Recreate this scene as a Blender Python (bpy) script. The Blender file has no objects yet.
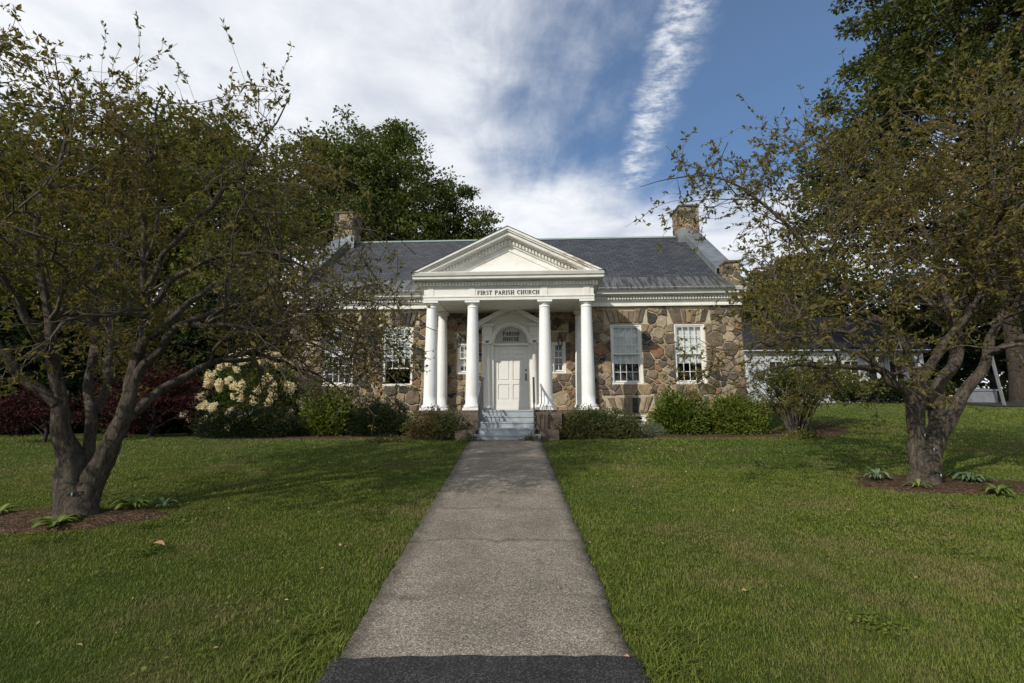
import bpy, math, random
import numpy as np
from math import radians as R, sin, cos, pi, sqrt

sc = bpy.context.scene
# ------------------------------------------------------------ camera
cam = bpy.data.cameras.new('camera'); camo = bpy.data.objects.new('camera', cam)
sc.collection.objects.link(camo); sc.camera = camo
cam.sensor_width = 36; cam.lens = 36*480/1024; cam.clip_start = .05; cam.clip_end = 5000
camo.rotation_mode = 'XYZ'; camo.rotation_euler = (R(90+8.12), 0, 0)
from mathutils import Matrix, Vector, Euler
camo.matrix_world = Euler((R(98.12), 0, 0)).to_matrix().to_4x4() @ Matrix.Rotation(R(-.25), 4, 'Z')
# ------------------------------------------------------------ light
SUN_AZ = R(223); SUN_EL = R(31)      # clockwise from +Y (into the picture)
sd = Vector((sin(SUN_AZ)*cos(SUN_EL), cos(SUN_AZ)*cos(SUN_EL), sin(SUN_EL)))
sun = bpy.data.lights.new('sun', 'SUN'); sun.energy = 3.3; sun.angle = R(.6); sun.color = (1, .94, .84)
suno = bpy.data.objects.new('sun', sun); sc.collection.objects.link(suno)
suno.rotation_euler = sd.to_track_quat('Z', 'Y').to_euler(); suno.location = (-20, -20, 30)
sc.view_settings.view_transform = 'Standard'; sc.view_settings.look = 'None'
sc.view_settings.exposure = 0.10; sc.view_settings.gamma = 1

class NT:
    def __init__(s, tree): s.t = tree; s.n = tree.nodes; s.l = tree.links
    def node(s, typ, ins=None, **kw):
        n = s.n.new(typ)
        for k, v in kw.items(): setattr(n, k, v)
        for k, v in (ins or {}).items():
            if isinstance(v, bpy.types.NodeSocket): s.l.new(v, n.inputs[k])
            else: n.inputs[k].default_value = v
        return n
    def math(s, op, a, b=0., c=0., clamp=False):
        return s.node('ShaderNodeMath', {0: a, 1: b, 2: c}, operation=op, use_clamp=clamp).outputs[0]
    def mix(s, f, a, b, bt='MIX'):
        n = s.node('ShaderNodeMix', data_type='RGBA', blend_type=bt)
        for k, v in ((0, f), (6, a), (7, b)):
            if isinstance(v, bpy.types.NodeSocket): s.l.new(v, n.inputs[k])
            else: n.inputs[k].default_value = (*v, 1) if isinstance(v, tuple) and len(v) == 3 else v
        return n.outputs[2]
    def ramp(s, f, stops, interp='LINEAR'):
        n = s.node('ShaderNodeValToRGB', {0: f}); cr = n.color_ramp; cr.interpolation = interp
        while len(cr.elements) < len(stops): cr.elements.new(.5)
        for e, (p, c) in zip(cr.elements, stops):
            e.position = p; e.color = (*c, 1) if isinstance(c, tuple) else (c, c, c, 1)
        return n.outputs[0]
    def noise(s, vec, scale, detail=4, rough=.55, dist=0.):
        n = s.node('ShaderNodeTexNoise', {'Scale': scale, 'Detail': detail, 'Roughness': rough, 'Distortion': dist})
        if vec is not None: s.l.new(vec, n.inputs['Vector'])
        return n.outputs[0]
    def smooth(s, v, a, b):
        n = s.node('ShaderNodeMapRange', {0: v, 1: a, 2: b, 3: 0., 4: 1.}, interpolation_type='SMOOTHSTEP')
        return n.outputs[0]

# ------------------------------------------------------------ sky
w = bpy.data.worlds.new('World'); sc.world = w; w.use_nodes = True
w.node_tree.nodes.clear(); T = NT(w.node_tree)
sky = T.node('ShaderNodeTexSky', sky_type='NISHITA', sun_disc=False, sun_elevation=SUN_EL, sun_rotation=SUN_AZ,
             air_density=1.0, dust_density=.6, ozone_density=2.0, altitude=50).outputs[0]
tc = T.node('ShaderNodeTexCoord').outputs['Generated']
sp = T.node('ShaderNodeSeparateXYZ', {0: tc}); X, Y, Z = sp.outputs
zz = T.math('MAXIMUM', T.math('ADD', Z, .06), .05)
u = T.math('DIVIDE', X, zz); v = T.math('DIVIDE', Y, zz)
pv = T.node('ShaderNodeCombineXYZ', {0: u, 1: v}).outputs[0]
# streaky high cloud: stretched noise
pst = T.node('ShaderNodeMapping', {0: pv, 2: (0, 0, R(35)), 3: (1.5, .55, 1)}).outputs[0]
n1 = T.noise(pst, 1.1, 9, .62, .5); n2 = T.noise(pv, 3.2, 8, .6, .3); n3 = T.noise(pv, .8, 5, .5)
cov = T.math('ADD', T.math('MULTIPLY', n1, .75), T.math('MULTIPLY', n2, .35))
bias = T.math('MULTIPLY', T.smooth(u, .42, -.5), .42)               # heavier to the left
hz = T.math('MULTIPLY', T.smooth(Z, .50, .30), .62)                   # and low down
hole = T.math('MULTIPLY', T.smooth(u, .30, .60), -.22)
cov = T.math('ADD', T.math('ADD', T.math('ADD', cov, bias), hz), hole)
cm = T.smooth(cov, .50, .92)
# band of ripple cloud
ln = T.math('SUBTRACT', u, T.math('MULTIPLY_ADD', v, .078, .325))
ln = T.math('ADD', ln, T.math('MULTIPLY', T.math('SUBTRACT', T.noise(pv, 5., 7, .65), .5), .16))
band = T.math('SUBTRACT', 1., T.smooth(T.math('ABSOLUTE', ln), .0, T.math('MULTIPLY_ADD', T.noise(pv, 2.2, 3), .11, .045)))
prp = T.node('ShaderNodeMapping', {0: pv, 2: (0, 0, R(12)), 3: (11, 17, 1)}).outputs[0]
rip = T.math('MULTIPLY', T.smooth(T.noise(prp, 1.3, 8, .68, .15), .34, .70), T.smooth(T.noise(pv, 5.5, 6, .6), .28, .55))
band = T.math('MULTIPLY', band, T.math('MULTIPLY_ADD', rip, .85, .12))
band = T.math('MULTIPLY', band, T.math('MULTIPLY', T.smooth(v, .55, .85), T.smooth(v, 2.7, 1.5)))
wis = T.math('MULTIPLY', T.smooth(T.noise(pst, 4.2, 6, .6, .4), .60, .78), .4)
cm = T.math('MAXIMUM', T.math('MAXIMUM', cm, band), wis)
cm = T.math('MULTIPLY', cm, .96)
shade = T.math('ADD', T.math('MULTIPLY', n3, .55), T.math('MULTIPLY', n2, .45))
cc = T.ramp(shade, [(.36, (5.9, 6.3, 7.2)), (.58, (9.3, 9.5, 9.8))])
blue = T.mix(1., sky, (.62, .84, 1.06), 'MULTIPLY'); blue = T.mix(.12, blue, (4.9, 6.5, 8.4))
col = T.mix(cm, blue, cc)
bg = T.node('ShaderNodeBackground', {0: col, 1: .1})
T.l.new(bg.outputs[0], T.node('ShaderNodeOutputWorld').inputs[0])

# ------------------------------------------------------------ helpers
rng = np.random.default_rng(7); random.seed(7)
col_ = sc.collection
FR = {}
def root(name, label, cat, loc, group=None, rz=0):
    o = bpy.data.objects.new(name, None); col_.objects.link(o); o.location = loc; o.rotation_euler[2] = rz
    o.empty_display_size = .3
    o['label'] = label; o['category'] = cat
    if group: o['group'] = group
    FR[o.name] = np.array(loc, float); return o
def tag(o, label=None, cat=None, group=None, kind=None):
    for k, x in (('label', label), ('category', cat), ('group', group), ('kind', kind)):
        if x: o[k] = x
    return o
def link(name, me, mats, parent, base=None):
    for m in (mats if isinstance(mats, (list, tuple)) else [mats]): me.materials.append(m)
    o = bpy.data.objects.new(name, me); col_.objects.link(o)
    if parent is not None: o.parent = parent; FR[o.name] = FR[parent.name]
    return o
def mesh_np(name, V, F, mats, parent=None, smooth=False, mi=None):
    """V (N,3), F (M,k) constant k"""
    V = np.asarray(V, np.float32).reshape(-1, 3); F = np.asarray(F, np.int32)
    if parent is not None: V = V - FR[parent.name].astype(np.float32)
    else:
        off = np.array([V[:, 0].mean(), V[:, 1].mean(), V[:, 2].min()], np.float32); V = V - off
    me = bpy.data.meshes.new(name); k = F.shape[1]
    me.vertices.add(len(V)); me.vertices.foreach_set('co', V.ravel())
    me.loops.add(F.size); me.loops.foreach_set('vertex_index', F.ravel())
    me.polygons.add(len(F)); me.polygons.foreach_set('loop_start', np.arange(0, F.size, k, dtype=np.int32))
    me.polygons.foreach_set('loop_total', np.full(len(F), k, np.int32))
    if mi is not None: me.polygons.foreach_set('material_index', mi)
    me.polygons.foreach_set('use_smooth', np.full(len(F), smooth))
    me.update(); me.validate()
    o = link(name, me, mats, parent)
    if parent is None: o.location = off
    return o
class MB:
    def __init__(s): s.v = []; s.f = []; s.m = []; s.s = []
    def add(s, vs, fs, m=0, sm=False):
        b = len(s.v); s.v += [tuple(map(float, p)) for p in vs]
        for f in fs: s.f.append([b+i for i in f]); s.m.append(m); s.s.append(sm)
        return s
    def box(s, x0, x1, y0, y1, z0, z1, m=0):
        vs = [(x, y, z) for x in (x0, x1) for y in (y0, y1) for z in (z0, z1)]
        return s.add(vs, [(0,1,3,2),(4,6,7,5),(0,4,5,1),(2,3,7,6),(0,2,6,4),(1,5,7,3)], m)
    def prism(s, poly, ax, a, b, m=0):
        """poly in the two other axes, extruded from a to b along ax"""
        def P(p, t):
            q = list(p); q.insert(ax, t); return q
        n = len(poly); vs = [P(p, a) for p in poly]+[P(p, b) for p in poly]
        fs = [list(range(n))[::-1], list(range(n, 2*n))]+[(i, (i+1) % n, n+(i+1) % n, n+i) for i in range(n)]
        return s.add(vs, fs, m)
    def lathe(s, prof, cx, cy, n=28, m=0, sm=True, a0=0, a1=2*pi):
        full = abs(a1-a0-2*pi) < 1e-6; k = n if full else n+1; vs = []
        for r, z in prof:
            for i in range(k):
                a = a0+(a1-a0)*i/n; vs.append((cx+r*cos(a), cy+r*sin(a), z))
        fs = []
        for j in range(len(prof)-1):
            for i in range(n):
                i2 = (i+1) % k; fs.append((j*k+i, j*k+i2, (j+1)*k+i2, (j+1)*k+i))
        if full: fs += [list(range(k))[::-1], [(len(prof)-1)*k+i for i in range(k)]]
        return s.add(vs, fs, m, sm)
    def tube(s, pts, r, n=8, m=0, sm=True):
        P = np.array(pts, float); rr = np.full(len(P), r) if np.isscalar(r) else np.array(r)
        V, F = tubes(P[None], rr[None], n); return s.add(V, F.tolist(), m, sm)
    def build(s, name, mats, parent=None, recalc=True):
        V = np.array(s.v)
        off = FR[parent.name] if parent is not None else np.array([V[:,0].mean(), V[:,1].mean(), V[:,2].min()])
        V = V-off; me = bpy.data.meshes.new(name); me.from_pydata(V.tolist(), [], s.f)
        me.polygons.foreach_set('material_index', s.m); me.polygons.foreach_set('use_smooth', s.s); me.update()
        if recalc:
            import bmesh
            bm = bmesh.new(); bm.from_mesh(me); bmesh.ops.recalc_face_normals(bm, faces=bm.faces); bm.to_mesh(me); bm.free()
        o = link(name, me, mats, parent)
        if parent is None: o.location = off
        return o
def nrm(a): return a/np.maximum(np.linalg.norm(a, axis=-1, keepdims=True), 1e-9)
def tubes(P, Rr, n=4):
    """P (m,k,3) R (m,k) -> verts, quad faces"""
    m, k, _ = P.shape
    Tn = np.empty_like(P); Tn[:, 1:-1] = P[:, 2:]-P[:, :-2]; Tn[:, 0] = P[:, 1]-P[:, 0]; Tn[:, -1] = P[:, -1]-P[:, -2]
    Tn = nrm(Tn); up = np.zeros((m, 1, 3)); up[..., 2] = 1
    d0 = nrm(P[:, -1]-P[:, 0]); vert = np.abs(d0[:, 2]) > .8; up[vert, 0] = (1, 0, 0)
    A = nrm(np.cross(Tn, np.broadcast_to(up, Tn.shape))); B = np.cross(Tn, A)
    an = np.arange(n)*2*pi/n
    V = P[:, :, None]+Rr[:, :, None, None]*(A[:, :, None]*np.cos(an)[None, None, :, None]+B[:, :, None]*np.sin(an)[None, None, :, None])
    idx = np.arange(m*k*n).reshape(m, k, n)
    a = idx[:, :-1]; b = idx[:, 1:]
    F = np.stack([a, np.roll(a, -1, 2), np.roll(b, -1, 2), b], -1).reshape(-1, 4)
    return V.reshape(-1, 3), F
def join(*parts):
    V = []; F = []; b = 0
    for v, f in parts: V.append(v); F.append(f+b); b += len(v)
    return np.concatenate(V), np.concatenate(F)
def resample(P, Rr, k):
    P = np.array(P, float); Rr = np.array(Rr, float)
    s = np.r_[0, np.cumsum(np.linalg.norm(np.diff(P, axis=0), axis=1))]; t = np.linspace(0, s[-1], k)
    # smooth a little
    Q = np.stack([np.interp(t, s, P[:, i]) for i in range(3)], 1); r = np.interp(t, s, Rr)
    for _ in range(2): Q[1:-1] = .25*Q[:-2]+.5*Q[1:-1]+.25*Q[2:]
    return Q, r
def spawn(P, Rr, n, t0, t1, L, spread, up=0., k=5, wob=.25, rr=.55, droop=0., rg=rng, rmax=9):
    m, kp, _ = P.shape
    t = np.sort(rg.uniform(t0, t1, (m, n)), 1)*(kp-1); i = np.minimum(t.astype(int), kp-2); f = (t-i)[..., None]
    mi = np.arange(m)[:, None]
    p = P[mi, i]*(1-f)+P[mi, i+1]*f; tg = nrm(P[mi, i+1]-P[mi, i]); r0 = Rr[mi, i]*(1-f[..., 0])+Rr[mi, i+1]*f[..., 0]
    q = nrm(rg.normal(size=tg.shape)); pe = nrm(q-(q*tg).sum(-1, keepdims=True)*tg)
    a = rg.uniform(spread[0], spread[1], t.shape)[..., None]
    d = nrm(tg*np.cos(a)+pe*np.sin(a)+np.array([0, 0, up])).reshape(-1, 3)
    l = rg.uniform(L[0], L[1], len(d)); st = (l/(k-1))[:, None]
    pts = [p.reshape(-1, 3)]
    for j in range(k-1):
        d = nrm(d+rg.normal(size=d.shape)*wob+np.array([0, 0, -droop])); pts.append(pts[-1]+d*st)
    Q = np.stack(pts, 1); r = np.minimum(r0.reshape(-1)*rr, rmax)[:, None]*np.linspace(1, .3, k)[None]
    return Q, r
def leaves(P, D, size, asp=.5, jit=.9, rg=rng, fold=.15, up=.5, flat=.3):
    """rhombic leaf pairs of triangles at P pointing along D"""
    n = len(P); D = nrm(D+rg.normal(size=(n, 3))*jit); N = nrm(rg.normal(size=(n, 3))+np.array([0, 0, up]))
    S = nrm(np.cross(D, N)); N = np.cross(S, D); s = (size*rg.uniform(.5, 1.4, n))[:, None]
    a = P; b = P+D*s*.5+S*s*asp*.5+N*s*fold; c = P+D*s; d = P+D*s*.5-S*s*asp*.5+N*s*fold
    V = np.stack([a, b, c, d], 1).reshape(-1, 3); i = np.arange(n)[:, None]*4
    F = np.concatenate([i+[0, 1, 2], i+[0, 2, 3]], 1).reshape(-1, 3)
    return V, F
def hsh(x, y, s=0.):
    return (np.sin(x*1.3+s)*np.cos(y*1.7-s*.7)+np.sin(x*2.9+y*1.1+s*2)*.5+np.sin(y*4.3-x*3.1+s)*.25)/1.75

# ------------------------------------------------------------ materials
def mat(name, rough=.7, spec=.3, metal=0.):
    m = bpy.data.materials.new(name); m.use_nodes = True; t = NT(m.node_tree)
    p = m.node_tree.nodes['Principled BSDF']; p.inputs['Roughness'].default_value = rough
    p.inputs['Specular IOR Level'].default_value = spec; p.inputs['Metallic'].default_value = metal
    return m, t, p
def setc(t, p, c):
    if isinstance(c, tuple): p.inputs['Base Color'].default_value = (*c, 1)
    else: t.l.new(c, p.inputs['Base Color'])
def bump(t, p, h, st=.5, dist=.01):
    b = t.node('ShaderNodeBump', {'Height': h, 'Strength': st, 'Distance': dist}); t.l.new(b.outputs[0], p.inputs['Normal'])
def obj_co(t): return t.node('ShaderNodeTexCoord').outputs['Object']
def pos(t): return t.node('ShaderNodeNewGeometry').outputs['Position']
def isl(t): return t.node('ShaderNodeNewGeometry').outputs['Random Per Island']

def noisy(name, a, b, scale=4, rough=.7, spec=.3, bs=0., bsc=40, bd=.005, metal=0., detail=6):
    m, t, p = mat(name, rough, spec, metal); c = obj_co(t)
    n = t.noise(c, scale, detail, .6); setc(t, p, t.ramp(n, [(.3, a), (.7, b)]))
    if bs: bump(t, p, t.noise(c, bsc, 5), bs, bd)
    return m
def foliage(name, cols, trans=.35, rough=.6, spec=.12, big=.6, bigamt=.5):
    """cols: ramp over per-leaf random"""
    m, t, p = mat(name, rough, spec)
    r = isl(t); n = t.noise(pos(t), big, 3)
    f = t.math('ADD', t.math('MULTIPLY', r, 1-bigamt), t.math('MULTIPLY', t.smooth(n, .3, .7), bigamt))
    c = t.ramp(f, [(i/(len(cols)-1)*.9+.05, k) for i, k in enumerate(cols)]); setc(t, p, c)
    tr = t.node('ShaderNodeBsdfTranslucent', {0: t.mix(1., c, (1.15, 1.2, .6), 'MULTIPLY')})
    mx = t.node('ShaderNodeMixShader', {0: trans, 1: p.outputs[0], 2: tr.outputs[0]})
    t.l.new(mx.outputs[0], t.n['Material Output'].inputs[0]); return m
M = {}
M['crab'] = foliage('crab_leaf', [(.070, .075, .020), (.115, .115, .030), (.165, .150, .042), (.20, .145, .048), (.13, .088, .036)], .4)
M['crabG'] = foliage('crab_leaf_fresh', [(.04, .055, .014), (.07, .085, .02), (.10, .105, .025), (.14, .10, .03)], .35)
M['oak'] = foliage('oak_leaf', [(.038, .048, .015), (.064, .075, .021), (.10, .106, .030)], .3)
M['locust'] = foliage('locust_leaf', [(.065, .088, .024), (.10, .125, .034), (.15, .165, .05)], .3)
M['left'] = foliage('maple_leaf', [(.058, .074, .018), (.095, .11, .024), (.145, .15, .034), (.16, .13, .034)], .3)
M['dark'] = foliage('dark_leaf', [(.010, .017, .006), (.018, .028, .009), (.03, .042, .012)], .2)
M['red'] = foliage('red_leaf', [(.025, .007, .008), (.045, .011, .012), (.075, .018, .017)], .2)
M['yew'] = foliage('yew_leaf', [(.010, .018, .007), (.018, .030, .011), (.03, .042, .014)], .1)
M['rhodo'] = foliage('rhodo_leaf', [(.06, .085, .014), (.12, .155, .022), (.19, .215, .038)], .25, .5, .2)
M['green'] = foliage('shrub_leaf', [(.05, .080, .012), (.10, .145, .020), (.18, .21, .038)], .3, .5, .2)
M['azalea'] = foliage('azalea_leaf', [(.040, .055, .020), (.065, .082, .028), (.095, .10, .036), (.15, .07, .032)], .2)
M['grey'] = foliage('lavender_leaf', [(.10, .13, .09), (.16, .19, .13), (.20, .22, .17)], .1)
M['hydra'] = foliage('hydrangea_leaf', [(.03, .055, .014), (.055, .085, .02), (.08, .11, .025)], .3)
M['petal'] = foliage('petal', [(.74, .60, .45), (.86, .76, .61), (.90, .84, .72)], .3, .6, .1, 3, .3)
M['hosta'] = foliage('hosta_leaf', [(.10, .17, .03), (.20, .26, .05), (.36, .38, .10)], .3, .4, .4)
M['hostav'] = foliage('hosta_var', [(.07, .12, .05), (.14, .20, .10), (.36, .40, .26)], .3, .4, .4)

def bark(name, a, b):
    m, t, p = mat(name, .9, .15); c = pos(t)
    mp = t.node('ShaderNodeMapping', {0: c, 3: (1, 1, .22)}).outputs[0]
    n = t.noise(mp, 17, 10, .82, .7); n2 = t.noise(c, 2.2, 4)
    vo = t.node('ShaderNodeTexVoronoi', {'Vector': t.node('ShaderNodeMapping', {0: c, 3: (26, 26, 9)}).outputs[0], 'Scale': 1., 'Randomness': 1.}, feature='DISTANCE_TO_EDGE').outputs[0]
    n = t.math('ADD', t.math('MULTIPLY', n, .94), t.math('MULTIPLY', t.smooth(vo, 0., .3), .06))
    cc = t.ramp(n, [(.38, a), (.60, b), (.75, tuple(min(1, q*1.7) for q in b))]); li = t.math('MULTIPLY', t.smooth(n2, .58, .72), .35)
    setc(t, p, t.mix(li, cc, (.17, .17, .11)))
    bump(t, p, n, 1., .12); return m
M['bark'] = bark('crab_bark', (.05, .040, .031), (.23, .19, .15))
M['bark2'] = bark('dark_bark', (.03, .025, .02), (.10, .08, .065))
M['twig'] = noisy('twig_bark', (.055, .045, .036), (.15, .125, .10), 12, .9, .1)

def paint():
    m, t, p = mat('white_paint', .55, .3); c = obj_co(t)
    n = t.noise(c, 2.5, 6, .65); n2 = t.noise(t.node('ShaderNodeMapping', {0: c, 3: (1.6, 6, 6)}).outputs[0], 1.2, 8, .7)
    base = t.ramp(n, [(.3, (.70, .68, .62)), (.6, (.80, .79, .74))])
    setc(t, p, t.mix(t.math('MULTIPLY', t.smooth(n2, .62, .74), .35), base, (.45, .35, .22)))
    bump(t, p, n2, .15, .004); return m
M['paint'] = paint()
def colp():
    m, t, p = mat('column_paint_worn', .5, .3); c = obj_co(t); s = t.node('ShaderNodeSeparateXYZ', {0: c}).outputs[2]
    n = t.noise(c, 3, 5); n2 = t.noise(t.node('ShaderNodeMapping', {0: c, 3: (9, 9, 2)}).outputs[0], 2, 7, .7)
    g = t.math('MULTIPLY', t.smooth(n2, .50, .72), t.math('MULTIPLY_ADD', t.smooth(s, 1.7, .8), .45, .08))
    setc(t, p, t.mix(g, t.ramp(n, [(.3, (.79, .78, .75)), (.7, (.86, .86, .84))]), (.38, .36, .31))); bump(t, p, n2, .2, .004); return m
M['colpaint'] = colp(); M['colplain'] = noisy('column_paint', (.80, .79, .76), (.86, .86, .84), 3, .5, .3, .1, 20, .004)
M['doorpaint'] = noisy('door_paint', (.76, .75, .70), (.82, .81, .77), 2, .45, .35, .05, 30, .003)
def peeling():
    m, t, p = mat('peeling_paint', .6, .25); c = obj_co(t)
    n = t.noise(t.node('ShaderNodeMapping', {0: c, 3: (1, 5, 5)}).outputs[0], 2.2, 9, .72)
    xs = t.node('ShaderNodeSeparateXYZ', {0: c})
    side = t.math('MULTIPLY', t.math('MULTIPLY', t.smooth(xs.outputs[0], .8, 1.9), t.smooth(xs.outputs[2], 4.92, 5.0)), .16)
    mk = t.math('MULTIPLY', t.smooth(t.math('ADD', n, side), .63, .72), .75)
    setc(t, p, t.mix(mk, t.ramp(t.noise(c, 3), [(.3, (.70, .68, .62)), (.6, (.80, .79, .74))]), t.ramp(n, [(.5, (.42, .30, .18)), (.8, (.28, .13, .06))])))
    return m
M['peel'] = peeling()
def stone():
    m, t, p = mat('field_stone', .85, .2); c = obj_co(t); r = isl(t)
    base = t.ramp(r, [(0, (.10, .080, .062)), (.10, (.28, .21, .13)), (.20, (.17, .132, .095)), (.32, (.31, .225, .135)), (.42, (.13, .104, .082)),
                      (.54, (.22, .168, .118)), (.66, (.29, .23, .155)), (.74, (.25, .145, .085)), (.82, (.06, .055, .052)), (.89, (.35, .28, .19)), (1., (.18, .135, .105))], 'CONSTANT')
    n = t.noise(c, 5.5, 8, .7, .4); n2 = t.noise(c, 22, 6, .7)
    v = t.math('MULTIPLY_ADD', n, 2.0, .0); v = t.math('MULTIPLY', v, t.math('MULTIPLY_ADD', n2, .9, .55))
    g = t.node('ShaderNodeCombineXYZ', {0: v, 1: v, 2: v}).outputs[0]
    cc = t.mix(1., base, g, 'MULTIPLY')
    cc = t.mix(t.math('MULTIPLY', t.smooth(t.noise(c, 9, 4), .58, .7), .4), cc, (.22, .13, .07))
    setc(t, p, cc); bump(t, p, t.math('ADD', n, t.math('MULTIPLY', n2, .4)), .9, .03); return m
M['stone'] = stone()
M['mortar'] = noisy('mortar', (.40, .34, .24), (.56, .48, .34), 7, .95, .1, .8, 30, .01)
M['granite'] = noisy('granite', (.07, .054, .04), (.165, .13, .098), 3, .9, .15, .6, 25, .01)
def slate():
    m, t, p = mat('slate', .62, .35); c = obj_co(t); s = t.node('ShaderNodeSeparateXYZ', {0: c})
    vv = t.node('ShaderNodeCombineXYZ', {0: s.outputs[0], 1: t.math('MULTIPLY', s.outputs[2], 1.65)}).outputs[0]
    b = t.node('ShaderNodeTexBrick', {'Vector': vv, 'Color1': (.026, .029, .036, 1), 'Color2': (.060, .064, .072, 1), 'Mortar': (.008, .009, .012, 1),
               'Scale': 1., 'Mortar Size': .014, 'Brick Width': .30, 'Row Height': .20, 'Bias': 0.}, offset=.5)
    n = t.noise(c, 3, 6); n2 = t.noise(vv, 25, 3)
    cc = t.mix(t.math('MULTIPLY', n2, .22), b.outputs[0], (.085, .088, .092)); cc = t.mix(t.math('MULTIPLY', t.smooth(n, .45, .75), .2), cc, (.10, .105, .11))
    setc(t, p, cc); bump(t, p, t.math('SUBTRACT', n2, b.outputs[1]), .6, .02); return m
M['slate'] = slate()
def zinc():
    m, t, p = mat('eave_metal', .5, .4, .25); c = obj_co(t)
    mp = t.node('ShaderNodeMapping', {0: c, 3: (5, .5, .5)}).outputs[0]
    n = t.noise(mp, 1.6, 6, .7); setc(t, p, t.ramp(n, [(.32, (.022, .020, .018)), (.46, (.07, .068, .064)), (.56, (.17, .175, .17)), (.64, (.06, .05, .04)), (.76, (.20, .21, .20))])); return m
M['zinc'] = zinc()
M['lead'] = noisy('lead_cap', (.12, .135, .145), (.25, .27, .285), 2.2, .5, .4, .2, 12, .01, .3)
M['copper'] = noisy('ridge_copper', (.20, .26, .24), (.27, .33, .30), 3, .6)
M['step'] = noisy('step_paint', (.30, .33, .35), (.38, .41, .43), 4, .7, .2, .2, 25, .004)
M['iron'] = noisy('iron', (.05, .055, .06), (.10, .105, .11), 10, .5, .4, 0, 40, .005, .5)
M['brass'] = noisy('dark_bronze', (.03, .024, .018), (.06, .05, .035), 10, .4, .5, 0, 40, .005, .6)
M['black'] = noisy('letter_black', (.012, .012, .012), (.02, .02, .02), 10, .5)
def glass():
    m, t, p = mat('glass', .1, .5); t.n.remove(p)
    g = t.node('ShaderNodeBsdfGlossy', {0: (1, 1, 1, 1), 1: .03}); tr = t.node('ShaderNodeBsdfTransparent', {0: (.86, .9, .9, 1)})
    f = t.node('ShaderNodeLayerWeight', {0: .5}); ff = t.math('MULTIPLY_ADD', t.math('POWER', f.outputs[1], 4.), .7, .07, True)
    mx = t.node('ShaderNodeMixShader', {0: ff, 1: tr.outputs[0], 2: g.outputs[0]})
    t.l.new(mx.outputs[0], t.n['Material Output'].inputs[0]); return m
M['glass'] = glass()
M['curtain'] = noisy('curtain', (.74, .74, .71), (.82, .82, .80), 6, .9, .1)
M['room'] = noisy('room_dark', (.03, .028, .025), (.05, .045, .04), 2, .9, .1)
M['shutter'] = noisy('house_white', (.52, .54, .56), (.60, .62, .63), 3, .7)
def clap():
    m, t, p = mat('clapboard', .7, .2); c = obj_co(t); z = t.node('ShaderNodeSeparateXYZ', {0: c}).outputs[2]
    fr = t.math('FRACT', t.math('DIVIDE', z, .14)); setc(t, p, t.mix(t.smooth(fr, .06, .0), (.50, .53, .56), (.30, .32, .34)))
    bump(t, p, fr, .8, .02); return m
M['clap'] = clap()
M['shingle'] = noisy('roof_shingle', (.022, .022, .026), (.04, .04, .046), 5, .9, .1, .4, 20, .01)
M['post'] = noisy('post_grey', (.15, .16, .17), (.22, .23, .24), 3, .6)

def ground_mat():
    m, t, p = mat('lawn_soil', .95, .05); c = pos(t)
    n = t.noise(c, .55, 5, .6); n2 = t.noise(c, 6, 7, .7); n3 = t.noise(c, 60, 4, .7)
    g = t.ramp(n2, [(.3, (.040, .060, .012)), (.55, (.070, .098, .020)), (.75, (.11, .12, .032))])
    dry = t.smooth(t.math('ADD', n, t.math('MULTIPLY', n2, .25)), .64, .82)
    cc = t.mix(t.math('MULTIPLY', dry, .6), g, (.16, .13, .055))
    cc = t.mix(t.math('MULTIPLY', t.smooth(n3, .4, .7), .4), cc, (.025, .035, .010))
    setc(t, p, cc); bump(t, p, n3, .9, .04); return m
M['lawn'] = ground_mat()
def blade_mat():
    m, t, p = mat('grass_blade', .6, .2); c = pos(t); r = isl(t)
    n = t.noise(c, .55, 5, .6); n2 = t.noise(c, 3.3, 5, .7)
    g = t.ramp(r, [(0, (.105, .140, .020)), (.5, (.165, .210, .032)), (.90, (.23, .26, .050)), (.93, (.26, .24, .09)), (1, (.31, .27, .12))])
    n4 = t.noise(c, 1.4, 4, .6)
    dry = t.smooth(t.math('ADD', t.math('ADD', t.math('MULTIPLY', n, .6), t.math('MULTIPLY', n4, .4)), t.math('MULTIPLY', n2, .3)), .62, .80)
    cc = t.mix(t.math('MULTIPLY', dry, .68), g, (.27, .215, .095))
    cc = t.mix(t.math('MULTIPLY', t.smooth(n2, .52, .35), .4), cc, (.055, .092, .016))
    n5 = t.noise(c, .22, 3, .5); cc = t.mix(t.math('MULTIPLY', t.smooth(n5, .40, .60), .55), cc, t.mix(1., cc, (.55, .74, .70), 'MULTIPLY'))
    setc(t, p, cc); tr = t.node('ShaderNodeBsdfTranslucent', {0: cc})
    mx = t.node('ShaderNodeMixShader', {0: .3, 1: p.outputs[0], 2: tr.outputs[0]})
    t.l.new(mx.outputs[0], t.n['Material Output'].inputs[0]); return m
M['blade'] = blade_mat()
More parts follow.
